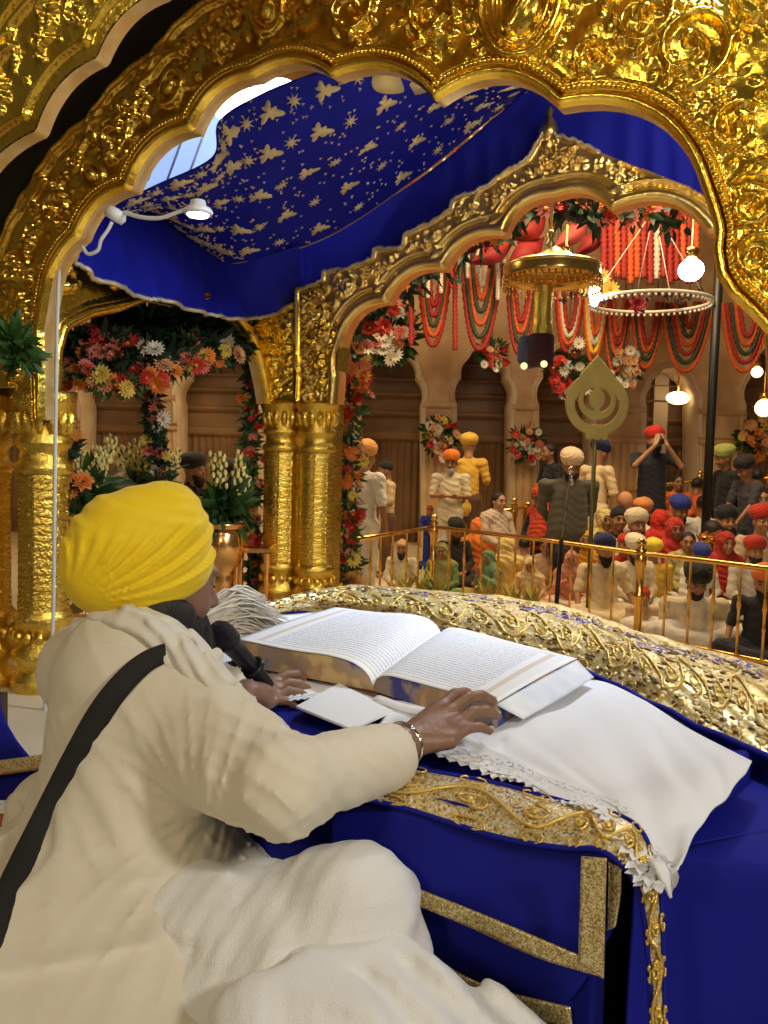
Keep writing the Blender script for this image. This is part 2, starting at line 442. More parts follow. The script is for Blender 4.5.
# the shapes that can be told apart: oval medallion, big scrolls, a rosette
big = []
def P2(x, y): return onplane(x, y, NP, PU)
mc = P2(521, 2); big.append((mc[0], mc[1], .17))
R1.tube([(mc[0]+.105*math.cos(a), mc[1]+.14*math.sin(a)) for a in np.linspace(0, 2*PI, 50)], .016, .03)
R1.tube([(mc[0]+.075*math.cos(a), mc[1]+.11*math.sin(a)) for a in np.linspace(0, 2*PI, 50)], .010, .022)
R1.bump(mc[0], mc[1], .06, .03, 0, .09)
R1.tube([(mc[0]-.02, mc[1]-.07), (mc[0]+.02, mc[1]), (mc[0]-.01, mc[1]+.08)], .018, .04)
for k in range(28):
    a = 2*PI*k/28; x, y = mc[0]+.142*math.cos(a), mc[1]+.178*math.sin(a); R1.bump(x, y, .013, .014); R1.dent(x, y, .007, .02)
for (x, y, R, rot, sg, tr) in ((690,48,.105,-1.6,1,1.5), (640,18,.10,2.5,-1,1.3), (590,60,.05,0,1,1.3), (735,130,.06,1,1,1.3), (752,205,.07,2.2,-1,1.4), (757,258,.06,.5,1,1.2), (430,18,.075,0,1,1.4), (350,10,.09,2,-1,1.4)):
    c = P2(x, y); R1.scroll(c[0], c[1], R, rot, sg, tr, .034); big.append((c[0], c[1], R*1.1))
c = P2(705, 110); R1.flower(c[0], c[1], .06, 9, .024); big.append((c[0], c[1], .065))
for (x, y, a, b, rot) in ((268,5,.055,.08,0), (72,262,.035,.05,.5), (94,176,.04,.055,.6), (172,88,.04,.055,-.6)):
    c = P2(x, y)
    R1.tube([(c[0]+a*math.cos(t)*math.cos(rot)-b*math.sin(t)*math.sin(rot), c[1]+a*math.cos(t)*math.sin(rot)+b*math.sin(t)*math.cos(rot)) for t in np.linspace(0, 2*PI, 30)], .010, .02)
    R1.bump(c[0], c[1], a*.6, .035, rot, b*.6); big.append((c[0], c[1], max(a, b)*1.1))
okn2 = lambda x, y, R: okn(x, y, R) and all((x-a)**2+(y-b)**2 > (R+c)**2 for a, b, c in big)
R1.fill(okn2, .10, 1500, 11, .038)
for _ in range(3): R1.fill(lambda x, y, R: x < 1.3 and okn2(x, y, R), .05, 500, 50+_, .030, ('grapes','grapes','leaf'))
# hammered ground between the motifs, ridge lines along the arch
q = random.Random(3)
for _ in range(2600):
    x = q.uniform(R1.s0, SRr); y = q.uniform(1.7, 3.4)
    if okn(x, y, .012): R1.bump(x, y, q.uniform(.010, .018), .010, q.uniform(0, 3), q.uniform(.005, .010))
R1.tube(offset_edge(edgeR, .050), .007, .014)
R1.tube([p for p in offset_edge(edgeR, .248) if p[0] < 1.04], .009, .018)
R1.tube([p for p in offset_edge(edgeR, .273) if p[0] < 1.04], .006, .012)
R1.H += .006*np.clip(np.sin(R1.S*37)*np.sin(R1.Z*41+R1.S*13), -1, 1)*(D1 > .06)*(D1 < .28)
arch = thing('gilded_arch', 'large embossed gold scalloped arch framing the whole scene, with oval medallion and scrolls', 'arch', NP)
I = Matrix.Translation(-NP)
def root_fix(o, L):                       # geometry is built in world coordinates: shift it to its parent
    o.matrix_parent_inverse = Matrix.Identity(4); o.location = -Vector(L); return o
root_fix(R1.build('relief_panel', m1, NP, PU, nN, GOLD, arch), NP)
Rb = Relief(R1.s0, SRr, 1.62, 3.42, .02); mb_ = ~poly_mask(op, Rb.S, Rb.Z) & ((Rb.Z > 1.80) | (Rb.S > 1.9)) & ((line_dist(edge, Rb.S, Rb.Z) < .28) | (Rb.S > 1.06))
root_fix(Rb.build('back_panel', mb_, NP, PU, nN, SOFFIT, arch, off=-.062), NP)
root_fix(sweep_edge('soffit', edgeR, NP, PU, nN, [(0,.0),(0,-.03),(.003,-.033),(.003,-.062)], SOFFIT, arch), NP)
pr = [(.046,-.004),(.044,.012),(.034,.020),(.026,.012),(.022,.006)] + [(.011+.011*math.cos(a), .006+.020*math.sin(a)) for a in np.linspace(0, PI, 7)] + [(-.003,-.002)]
root_fix(sweep_edge('edge_molding', edgeR, NP, PU, nN, pr, GOLD, arch), NP)
root_fix(beads('rope_beading', offset_edge(edgeR, .034), NP, PU, nN, .0125, .0072, .025, GOLD, arch), NP)
fl = P2(705, 110)

# near-black sheet added to paint in the shade between the two arches
DK = mat('gap_shade_black', (.018,.010,.005), .7)
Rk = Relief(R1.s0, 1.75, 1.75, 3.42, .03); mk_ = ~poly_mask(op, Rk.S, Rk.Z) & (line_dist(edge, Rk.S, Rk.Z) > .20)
root_fix(Rk.build('gap_shade_sheet', mk_, NP, PU, nN, DK, arch, off=-.09), NP)
# ---------------- outer arch, nearer to the camera, left ---------------------
OP = NP - PV*.50
oc = [(-60,330),(-45,235),(36,131),(97,58),(160,-8),(240,-60),(330,-90),(450,-90)]
ocs = [onplane(x, y, OP, PU) for x, y in oc]; ins2 = onplane(300, 300, OP, PU)
e2 = lobed(ocs, ins2, [0, .14,.14,.14,.14,.14,.14]); e2R = resample(e2, .014)
R2 = Relief(ocs[1][0]-.25, ocs[-1][0], 2.0, 3.45, .006)
m2 = ~poly_mask([(e2[0][0], -1)]+e2+[(e2[-1][0], -1)], R2.S, R2.Z); D2 = line_dist(e2, R2.S, R2.Z); m2 &= D2 < .62
def oko(x, y, R):
    i = int((x-R2.s0)/R2.h); j = int((y-R2.z0)/R2.h)
    if not (0 <= i < R2.ns and 0 <= j < R2.nz) or not m2[j, i]: return False
    d = D2[j, i]; return (.075+R < d < .22-R) or (.30+R < d < .58-R)
R2.fill(oko, .07, 1500, 5, .022, ('grapes','grapes','leaf','flower')); R2.fill(oko, .035, 1500, 6, .016, ('grapes','leaf'))
for o_, r_, h_ in ((.05,.010,.02),(.235,.012,.024),(.275,.012,.02)): R2.tube(offset_edge(e2R, o_), r_, h_)
oarch = thing('gilded_outer_arch', 'outer gold scalloped arch, cropped by the top corner, a dark gap behind it', 'arch', OP)
root_fix(R2.build('relief_panel', m2, OP, PU, nN, GOLD, oarch), OP)
root_fix(sweep_edge('soffit', e2R, OP, PU, nN, [(0,.0),(0,-.045)], SOFFIT, oarch), OP)
root_fix(sweep_edge('back_panel', e2R, OP, PU, nN, [(0,-.045),(.6,-.045)], SOFFIT, oarch), OP)

# ---------------- columns ----------------------------------------------------
def column(root, c, r, z0, z1, seed, deco=True, name='shaft'):
    """turned gilt column: base mouldings, chased shaft with vertical bead strips, capital"""
    H = z1-z0; mb = MB()
    prof = [(r*1.25,0),(r*1.3,.03),(r*1.22,.05),(r*1.0,.07),(r*1.02,.09),(r*1.22,.11),(r*1.25,.14),(r*1.05,.165),(r*1.0,.18),(r*.98,.22),(r*1.16,.25),(r*1.18,.27),(r*1.02,.29)]
    mb.lathe([(a, z0+b) for a, b in prof], c, 32); o = mb.build('base', GOLDR, root)
    zb = z0+.29; zt = z1-.30
    # chased shaft: grid with scale pattern
    n = 96; mrows = int((zt-zb)/.006); A, Zr = np.meshgrid(np.linspace(0, 2*PI, n, endpoint=False), np.linspace(zb, zt, mrows))
    sc = np.abs(np.sin(A*12+np.pi*.5*(np.floor(Zr/.03)%2)))*np.abs(np.sin(Zr*PI/.03))
    rr = r*(.97+.035*np.exp(-((Zr-zb)/.05)**2)+.03*np.exp(-((Zr-zt)/.05)**2)) + .0022*sc
    strip = np.exp(-((np.mod(A+PI/8, PI/4)-PI/8)/.05)**2); rr = rr + strip*(.005+.004*np.cos(Zr*PI/.009))
    V = np.stack([c[0]+rr*np.cos(A), c[1]+rr*np.sin(A), Zr], -1).reshape(-1, 3)
    a = np.arange(mrows-1)[:, None]*n + np.arange(n)[None]; b = np.arange(mrows-1)[:, None]*n + (np.arange(n)[None]+1)%n
    npmesh(name, V, np.stack([a.ravel(), b.ravel(), (b+n).ravel(), (a+n).ravel()], 1), GOLDR, root)
    mb = MB(); cp = [(r*.98,0),(r*1.12,.015),(r*1.14,.035),(r*.95,.05),(r*.92,.09),(r*1.1,.105),(r*1.12,.125),(r*.96,.14),(r*1.06,.20),(r*1.26,.255),(r*1.3,.26),(r*1.3,.30),(0,.30)]
    mb.lathe([(a, zt+b) for a, b in cp], c, 32); cap_ = mb.build('capital', GOLDR, root)
    mb = MB()
    for k in range(14):
        a = 2*PI*k/14; d = Vector((math.cos(a), math.sin(a), 0)); p = Vector(c)+d*r*1.0+Vector((0,0,zt+.15))
        mb.ball(p+d*.006+Vector((0,0,.035)), (.020,.020,.045), 7, 5, Matrix.Rotation(a, 3, 'Z')@Matrix.Rotation(.25, 3, 'Y'))
        mb.ball(Vector(c)+d*r*1.12+Vector((0,0,z0+.20)), (.016,.020,.022), 7, 5, Matrix.Rotation(a, 3, 'Z'))
    mb.build('leaf_ornament', GOLDR, root)
def base_box(root, c, w, z0, z1):
    mb = MB(); M = Matrix.Rotation(math.atan2(PU.y, PU.x), 3, 'Z')
    mb.box((c[0], c[1], (z0+z1)/2), (w, w, z1-z0), M, .01); mb.build('plinth', GOLDR, root, False)

npz = 1.80
lp = thing('gilded_pillar', 'chased gold column by the white conduit, green leaves above its capital', 'pillar', (0,0,0))
pc = pt(NP, PU, nN, onplane(22, 500, NP, PU)[0], 0, -.10)
column(lp, (pc.x, pc.y, 0), .088, BASEZ-.02, npz, 1)
pc2 = pt(NP, PU, nN, onplane(22, 500, NP, PU)[0]-.22, 0, -.04); column(lp, (pc2.x, pc2.y, 0), .088, BASEZ-.02, npz, 1, name='side_shaft')
# far corner pillar: two half columns and flaring head plates
cp = thing('gilded_corner_pillar', 'paired gold half-columns with flaring embossed head at the far corner', 'pillar', (0,0,0))
zc = 1.905
cA = at(281, 500, 4.80); cB = at(316, 500, 4.72)
for c_ in (cA, cB): column(cp, (c_.x, c_.y, 0), .096, BASEZ-.04, zc, 2)
mb = MB(); M = Matrix.Rotation(math.atan2(PU.y, PU.x), 3, 'Z'); cm = (cA+cB)/2+PV*.10
mb.box((cm.x, cm.y, (BASEZ+zc)/2), (.36, .18, zc-BASEZ+.04), M, .01); mb.build('pier', GOLDR, cp, False)

# ---------------- far arch -----------------------------------------------------
FQ = Vector((cB.x, cB.y, 0)) - PU*.09 - PV*.10
fi = [(336,404),(338,375),(342,343),(387,302),(444,269),(504,235),(556,196),(612,210),(709,232),(745,262),(765,330),(770,420)]
fs_ = [onplane(x, y, FQ, PU) for x, y in fi]; insf = onplane(560, 400, FQ, PU)
ef = lobed(fs_, insf, [0,.1,.2,.2,.2,.2,.17,.2,.15,.1,0]); efR = resample(ef, .015)
fo = [(297,402),(296,345),(296,290),(322,281),(323,271),(347,268),(372,258),(374,249),(402,246),(404,234),(430,222),(450,209),(452,199),(478,190),(505,172),(528,158),(541,134),(549,126),(558,136),(575,140),(600,152),(640,168),(690,187),(760,230),(810,300),(812,420)]
fos = [onplane(x, y, FQ, PU) for x, y in fo]
R3 = Relief(fos[0][0]-.02, fos[-1][0]+.02, 1.80, 3.7, .0065)
m3 = poly_mask(ef+fos[::-1], R3.S, R3.Z); D3 = line_dist(ef, R3.S, R3.Z); D3o = line_dist(fos, R3.S, R3.Z)
def okf(x, y, R):
    i = int((x-R3.s0)/R3.h); j = int((y-R3.z0)/R3.h)
    return 0 <= i < R3.ns and 0 <= j < R3.nz and m3[j, i] and D3[j, i] > R+.085 and D3o[j, i] > R+.025
c = onplane(344, 285, FQ, PU); R3.tube([(c[0]+.055*math.cos(a), c[1]+.07*math.sin(a)) for a in np.linspace(0, 2*PI, 24)], .012, .025); R3.bump(c[0], c[1], .03, .03, 0, .045)
R3.fill(okf, .085, 2500, 21, .050, ('scroll','scroll','grapes','leaf','flower'))
for _ in range(2): R3.fill(lambda x, y, R: okf(x, y, R*.6), .04, 900, 70+_, .040, ('grapes','leaf','scroll'))
for o_, r_, h_ in ((.085,.014,.022),(.045,.012,.018)): R3.tube(offset_edge(efR, o_), r_, h_)
R3.tube(resample(offset_edge(resample(fos, .02), 0), .02), .016, .022)
for _ in range(1500):
    x = q.uniform(R3.s0, fos[-1][0]); y = q.uniform(1.8, 3.5)
    if okf(x, y, .01): R3.bump(x, y, q.uniform(.012, .02), .012, q.uniform(0, 3), .009)
farch = thing('gilded_far_arch', 'pale gold pierced arch beyond the book, stepped crest against the blue valance', 'arch', (0,0,0))
R3.build('relief_panel', m3, FQ, PU, nN, GOLDP, farch)
Rb3 = Relief(R3.s0, fos[-1][0]+.02, 1.8, 3.7, .025); R3b = Rb3.build('back_panel', poly_mask(ef+fos[::-1], Rb3.S, Rb3.Z), FQ, PU, nN, SOFFIT, farch, off=-.12)
sweep_edge('soffit', efR, FQ, PU, nN, [(0,.0),(0,-.10)], mat('gilt_red_bounce', (.85,.34,.10), .5, .2, bump=.2), farch)  # soffit colour has the orange bounce of red light painted in
pf = [(.05,.0)] + [(.024+.026*math.cos(a), .03*math.sin(a)) for a in np.linspace(0, PI, 8)] + [(-.004,-.01)]
sweep_edge('edge_molding', efR, FQ, PU, nN, pf, GOLDP, farch)
mb = MB(); fz = at(549, 128, 4.2); s_, z_ = onplane(549, 130, FQ, PU); b0 = pt(FQ, PU, nN, s_, z_-.05, 0)
mb.lathe([(0,.16),(.012,.15),(.022,.13),(.010,.11),(.03,.09),(.045,.06),(.05,.04),(.03,.01),(.02,0),(.04,-.03),(.0,-.05)], b0, 14); mb.build('finial', GOLDP, farch)
# ---------------- left side arch -------------------------------------------------
LQ = FP - PV*2.05
LQ = Vector((cA.x, cA.y, 0)) - PU*.02; LU = -PV         # s runs from the far corner towards the camera
lN = PU*1.0                                            # faces into the pavilion (towards the camera's right)
li = [(266,404),(263,385),(258,362),(250,338),(232,316),(205,304),(180,306),(150,300),(118,312),(90,318),(66,330),(60,352),(58,400)]
ls = [onplane(x, y, LQ, LU) for x, y in li]
lo_ = [(299,404),(299,298),(262,304),(232,302),(205,292),(150,284),(100,270),(64,235),(40,400)]
los = [onplane(x, y, LQ, LU) for x, y in lo_]
R4 = Relief(min(p[0] for p in los)-.02, max(p[0] for p in los)+.02, 1.8, 3.4, .010)
m4 = poly_mask(ls+los[::-1], R4.S, R4.Z); D4 = line_dist(ls, R4.S, R4.Z)
def okl(x, y, R):
    i = int((x-R4.s0)/R4.h); j = int((y-R4.z0)/R4.h)
    return 0 <= i < R4.ns and 0 <= j < R4.nz and m4[j, i] and D4[j, i] > R+.07
R4.fill(okl, .10, 1000, 31, .03, ('scroll','grapes','leaf','flower'))
lsR = resample(ls, .02); R4.tube(offset_edge(lsR, .045), .012, .02)
larch = thing('gilded_side_arch', 'gold side arch hung with a floral garland, blue valance above it', 'arch', (0,0,0))
R4.build('relief_panel', m4, LQ, LU, lN, GOLD, larch)
sweep_edge('soffit', lsR, LQ, LU, lN, [(0,.0),(0,-.06)], SOFFIT, larch)
sweep_edge('edge_molding', lsR, LQ, LU, lN, pf, GOLD, larch)
# head plates of the corner pillar: facing the camera, flaring upward
def head_plate(px_poly, Y, P, u, n, seed, nm):
    pl = [onplane(x, y, P, u) for x, y in px_poly]; xs = [p[0] for p in pl]; zs = [p[1] for p in pl]
    Rr = Relief(min(xs)-.01, max(xs)+.01, min(zs)-.01, max(zs)+.01, .006); mk = poly_mask(pl, Rr.S, Rr.Z); Dd = line_dist(pl+[pl[0]], Rr.S, Rr.Z)
    ok = lambda x, y, R: (lambda i, j: 0 <= i < Rr.ns and 0 <= j < Rr.nz and mk[j, i] and Dd[j, i] > R+.022)(int((x-Rr.s0)/Rr.h), int((y-Rr.z0)/Rr.h))
    Rr.fill(ok, .055, 900, seed, .022, ('flower','grapes','leaf')); Rr.fill(ok, .022, 900, seed+1, .012, ('grapes',))
    Rr.tube(resample(pl+[pl[0]], .02), .012, .018)
    Rr.build(nm, mk, P, u, n, GOLD, cp)
    mbx = MB(); nn_ = len(pl); vs = [pt(P, u, n, a, b, .0) for a, b in pl]+[pt(P, u, n, a, b, -.14) for a, b in pl]
    mbx.add(vs, [(i, (i+1)%nn_, (i+1)%nn_+nn_, i+nn_) for i in range(nn_)]+[tuple(range(2*nn_-1, nn_-1, -1))]); mbx.build('head_side', GOLD, cp, False)
HP = Vector((cA.x, cA.y, 0)) - PV*.13
head_plate([(296,403),(264,403),(261,392),(252,372),(254,358),(246,345),(249,333),(240,322),(250,314),(268,316),(296,304)], 4.7, HP, PU, nN, 3, 'head_plate')
head_plate([(297,403),(331,403),(334,385),(337,362),(340,340),(334,312),(322,282),(297,288)], 4.6, HP+PV*.02, PU, nN, 9, 'head_plate')
# low brackets above the near pillar, white conduit and twig of leaves
mb = MB(); cw = [at(x, y, 2.80) for x, y in ((59,270),(57,330),(56,400),(55,470),(54,560),(53,620),(50,660),(46,690),(44,720))]
o = mb.tube(catmull([tuple(p) for p in cw], 40), .0065, 8).build('cable', mat('cable_white', (.55,.55,.52), .5))
tag(o, 'pale vertical cable running down beside the gold column', 'cable')
# ================================================================= canopy cloth, valance, table, book
BLUE = mat('royal_blue_cloth', (.010,.014,.29), .75, bump=.15, bscale=12, var=.25, vscale=3, spec=.15)
BLUEV = mat('blue_satin_valance', (.010,.016,.43), .7, bump=.1, bscale=9, var=.2, spec=.15)
WHITEC = mat('white_cotton', (.80,.83,.90), .85, bump=.18, bscale=14, sheen=.2)
LACE = mat('white_lace', (.78,.80,.86), .85)
EMB = mat('gold_thread', (.86,.74,.42), .45, .25, bump=.4, bscale=300)
CORD = mat('gold_cord', (.80,.58,.16), .34, .8, bump=.4, bscale=250)
SILVER = mat('silver_trim', (.62,.58,.48), .4, .6, bump=.5, bscale=160)

def sequin(name, cols, blue=None, scale=190, rough=.35, metal=.55):
    m = bpy.data.materials.new(name); m.use_nodes = True; nt = m.node_tree; b = nt.nodes['Principled BSDF']
    tc = nt.nodes.new('ShaderNodeTexCoord'); v = nt.nodes.new('ShaderNodeTexVoronoi'); v.inputs['Scale'].default_value = scale
    nt.links.new(tc.outputs['Object'], v.inputs['Vector'])
    sp = nt.nodes.new('ShaderNodeSeparateColor'); nt.links.new(v.outputs['Color'], sp.inputs[0])
    cr = nt.nodes.new('ShaderNodeValToRGB'); cr.color_ramp.interpolation = 'CONSTANT'; e = cr.color_ramp.elements
    for i, (p, c) in enumerate(cols):
        el = e[i] if i < 2 else e.new(p)
        el.position = p; el.color = (*c, 1)
    nt.links.new(sp.outputs[0], cr.inputs[0]); out = cr.outputs[0]
    if blue:                                  # bands of blue sequins across the strip, from its own weave coordinate
        uv = nt.nodes.new('ShaderNodeUVMap'); s2 = nt.nodes.new('ShaderNodeSeparateXYZ'); nt.links.new(uv.outputs[0], s2.inputs[0])
        n = nt.nodes.new('ShaderNodeTexNoise'); n.inputs['Scale'].default_value = 9; nt.links.new(tc.outputs['Object'], n.inputs['Vector'])
        ad = nt.nodes.new('ShaderNodeMath'); ad.operation = 'MULTIPLY_ADD'; ad.inputs[1].default_value = .35; nt.links.new(n.outputs['Fac'], ad.inputs[0]); nt.links.new(s2.outputs['Y'], ad.inputs[2])
        r2 = nt.nodes.new('ShaderNodeValToRGB'); r2.color_ramp.interpolation = 'CONSTANT'; ee = r2.color_ramp.elements
        ee[0].position = 0; ee[0].color = (0,0,0,1); ee[1].position = blue[0]; ee[1].color = (1,1,1,1)
        x = ee.new(blue[1]); x.color = (0,0,0,1)
        nt.links.new(ad.outputs[0], r2.inputs[0])
        gt = nt.nodes.new('ShaderNodeMath'); gt.operation = 'GREATER_THAN'; gt.inputs[1].default_value = .5; nt.links.new(sp.outputs[1], gt.inputs[0])
        mu = nt.nodes.new('ShaderNodeMath'); mu.operation = 'MULTIPLY'; nt.links.new(gt.outputs[0], mu.inputs[0]); nt.links.new(r2.outputs[0], mu.inputs[1])
        mx = nt.nodes.new('ShaderNodeMix'); mx.data_type = 'RGBA'; nt.links.new(mu.outputs[0], mx.inputs['Factor']); nt.links.new(out, mx.inputs['A'])
        mx.inputs['B'].default_value = (.02,.04,.42,1); out = mx.outputs['Result']
    nt.links.new(out, b.inputs['Base Color']); b.inputs['Roughness'].default_value = rough; b.inputs['Metallic'].default_value = metal
    bp = nt.nodes.new('ShaderNodeBump'); bp.inputs['Strength'].default_value = .9; bp.inputs['Distance'].default_value = .004
    nt.links.new(sp.outputs[2], bp.inputs['Height']); nt.links.new(bp.outputs[0], b.inputs['Normal'])
    return m
SEQ = sequin('sequin_ground', [(0,(.80,.68,.38)),(.3,(.62,.46,.16)),(.5,(.90,.86,.74)),(.72,(.35,.24,.08)),(.85,(.78,.60,.22))], scale=300)
SEQB = sequin('sequin_ground_blue', [(0,(.74,.60,.27)),(.3,(.60,.45,.15)),(.55,(.84,.76,.52)),(.75,(.44,.31,.10)),(.85,(.72,.54,.18))], blue=(.60,.68))
TRIM = sequin('woven_gold_trim', [(0,(.66,.52,.22)),(.4,(.42,.30,.10)),(.7,(.80,.70,.40)),(.9,(.25,.18,.06))], scale=480)

class Surf:
    """samples a grid with frames, for laying things on it"""
    def __init__(s, G): s.G = G; s.nv, s.nu = G.shape[:2]
    def p(s, u, v):
        x = min(max(u, 0), .99999)*(s.nu-1); y = min(max(v, 0), .99999)*(s.nv-1); i, j = int(x), int(y); a, b = x-i, y-j; G = s.G
        return Vector((G[j,i]*(1-a)+G[j,i+1]*a)*(1-b) + (G[j+1,i]*(1-a)+G[j+1,i+1]*a)*b)
    def fr(s, u, v):
        e = .004; p = s.p(u, v); du = (s.p(u+e, v)-s.p(u-e, v)).normalized(); dv = s.p(u, v+e)-s.p(u, v-e)
        n = du.cross(dv).normalized(); return p, du, n.cross(du), n
def A_(lst): return [at(*q) for q in lst]
def Z_(lst): return [atz(*q) for q in lst]

# ---- ceiling cloth with gold motifs
r0 = A_([(60,245,3.5),(110,212,3.5),(158,183,3.5),(212,152,3.5),(219,117,3.5),(262,95,3.5),(325,74,3.5),(420,40,3.5),(560,50,3.5)])
r1 = A_([(80,240,3.7),(130,212,3.7),(180,198,3.7),(215,178,3.7),(250,160,3.7),(300,148,3.7),(370,120,3.75),(450,85,3.8),(550,70,3.8)])
r2 = A_([(100,225,3.9),(140,215,4.0),(180,218,4.05),(215,222,4.1),(260,216,4.1),(320,196,4.15),(395,155,4.2),(470,108,4.2),(546,80,4.2)])
r3 = A_([(110,208,3.9),(150,212,4.1),(192,238,4.3),(215,250,4.35),(240,259,4.4),(330,236,4.5),(430,171,4.5),(500,113,4.42),(548,84,4.4)])
G = patch([r0, r1, r2, r3], 90, 60)
uu, vv = np.meshgrid(np.linspace(0,1,90), np.linspace(0,1,60)); G[..., 2] += .012*np.sin(uu*31+vv*3)*np.sin(vv*PI) + .02*np.sin(uu*9+1)
ceil = grid_obj('canopy_cloth', G, BLUEV, thick=.006)
tag(ceil, 'dark blue ceiling cloth scattered with gold leaf motifs, stars and dots', 'canopy')
S = Surf(G); mb = MB()
def flat_shape(mb, p, du, dv, n, pts, h):
    k = len(pts); top = [p+du*a+dv*b+n*h for a, b in pts]; mb.add([p+n*h*1.6]+top+[q-n*h for q in top], [(0, 1+i, 1+(i+1)%k) for i in range(k)]+[(1+i, 1+k+i, 1+k+(i+1)%k, 1+(i+1)%k) for i in range(k)])
def leafmotif(a0, s):
    P = []
    for i in range(40):
        t = 2*PI*i/40; r = s*(.55+.22*math.cos(3*t)+.16*math.cos(7*t)+.12*math.cos(t)); P.append((r*math.cos(t+a0), r*math.sin(t+a0)*.8))
    return P
def star(s, n=8): return [((s if i % 2 == 0 else s*.35)*math.cos(PI*i/n), (s if i % 2 == 0 else s*.35)*math.sin(PI*i/n)) for i in range(2*n)]
NU, NV = 9, 5
dn = -1 if S.fr(.5,.5)[3].z > 0 else 1
for j in range(NV):
    for i in range(NU):
        u = (i+.5+(.5 if j % 2 else 0))/NU; v = (j+.5)/NV
        if u > .98: continue
        p, du, dv, n = S.fr(u, v); n = n*dn; flat_shape(mb, p, du, dv, n, leafmotif(.4+.3*math.sin(i*3+j), .070), .009)
        p, du, dv, n = S.fr(u+.5/NU, v); flat_shape(mb, p, du, dv, n*dn, star(.034), .009)
        for k in range(16):
            p, du, dv, n = S.fr(u+rnd.uniform(-.5,.5)/NU, v+rnd.uniform(-.5,.5)/NV); flat_shape(mb, p, du, dv, n*dn, star(.0085, 3), .008)
# two large ivory embroidered petals near the crown
for (u, v, a) in ((.805,.20,.9),(.845,.30,.2)):
    p, du, dv, n = S.fr(u, v); n = n*dn; P = [(.075*math.cos(t)*1.2, .05*math.sin(t)*(1-.5*math.cos(t))) for t in np.linspace(0, 2*PI, 24, endpoint=False)]
    P = [(x*math.cos(a)-y*math.sin(a), x*math.sin(a)+y*math.cos(a)) for x, y in P]; flat_shape(mb, p, du, dv, n, P, .010)
o = mb.build('gold_embroidery', EMB, ceil); o['kind'] = 'stuff'
# piping along the low edge
mbp = MB(); mbp.tube([tuple(G[-1, k]) for k in range(90)], .008, 6); mbp.build('piping', CORD, ceil)

def PL(px, py, P, u, off, n):
    s, z = onplane(px, py, P + n*off, u); return pt(P, u, n, s, z, off)
# left valance
vt = A_([(70,215,3.4),(110,205,3.7),(150,205,4.0),(192,238,4.3),(240,259,4.4),(299,246,4.4)])
vb = [PL(x, y, LQ, LU, .09, lN) for x, y in ((70,250),(88,272),(120,287),(150,299),(165,300),(200,312),(225,317),(250,319),(275,313),(299,300))]
G = patch([vt, [(Vector(a)+Vector(b))/2 for a, b in zip(vt, [vb[0],vb[2],vb[4],vb[6],vb[7],vb[9]])], vb], 120, 30)
uu, vv = np.meshgrid(np.linspace(0,1,120), np.linspace(0,1,30)); G += np.array(lN)[None,None]*(.014*np.sin(uu*60+2*np.sin(uu*11))*(.2+vv))[..., None]
val = grid_obj('valance', G, BLUEV, thick=-.004); tag(val, 'plain blue valance with silver edging over the side arch', 'valance')
mb = MB(); mb.tube([tuple(G[-1, k]+np.array((0,0,rnd.uniform(-.004,.004)))) for k in range(120)], .010, 6); mb.build('silver_edging', SILVER, val)
# far valance
vt = [PL(x, y, FQ, PU, -.12, nN) for x, y in ((297,246),(330,236),(430,171),(500,113),(556,70),(640,90),(710,130),(790,170))]
vb = [PL(x, y, FQ, PU, -.16, nN) for x, y in ((295,300),(330,290),(430,240),(500,192),(556,165),(640,190),(710,225),(790,260))]
vm = [(Vector(a)+Vector(b))/2+Vector((0,0,-.02)) for a, b in zip(vt, vb)]
G = patch([vt, vm, vb], 150, 26); uu, vv = np.meshgrid(np.linspace(0,1,150), np.linspace(0,1,26)); G += np.array(nN)[None,None]*(.012*np.sin(uu*95+2*np.sin(uu*17))*(.15+vv))[..., None]
val2 = grid_obj('valance', G, BLUEV, thick=-.004); tag(val2, 'pleated blue valance rising behind the pale gold arch crest', 'valance')
mb = MB(); zz = [PL(x, y+rnd.uniform(-1.5,1.5), FQ, PU, .03, nN) for x, y in resample([(q[0], q[1]) for q in fo[1:21]], 3.)]
mb.tube(zz, .009, 6); mb.build('silver_edging', SILVER, val2)
# pale window and lamp showing between arch and cloth
mlatt = mat('skylight_glass', (.35,.5,.8), .4, emit=(.40,.58,1), estr=.85)
sk = thing('ceiling_light', 'bluish lattice skylight peeping between scalloped arch and blue cloth', 'light', (0,0,0))
c = at(180,150,4.3); mb = MB(); Mx = Matrix.Rotation(.35,3,'Y'); mb.box(c, (.55,.02,.62), Mx); mb.build('glass', mlatt, sk, False)
mb = MB(); 
for k in range(7): mb.tube([c+Mx@Vector((-.27+.09*k,-.02,-.2)), c+Mx@Vector((-.27+.09*k,-.02,.2))], .006, 6)
mb.build('lattice', mat('white_metal', (.5,.55,.6), .5), sk)
lamp_m = mat('lamp_glow', (1,1,1), .5, emit=(1,.97,.92), estr=9)
l1 = thing('ceiling_lamp', 'glaring white lamp tucked under the crown of the big arch', 'lamp', (0,0,0))
mb = MB(); c = at(256,100,3.95); mb.ball(c, (.20,.05,.085), 16, 10, Matrix.Rotation(-.30,3,'Y')); mb.build('globe', lamp_m, l1)
mb = MB(); mb.tube([c+Vector((0,.0,.05)), c+Vector((0,.02,.16))], .02, 10); mb.build('holder', MATS['white_metal'], l1)
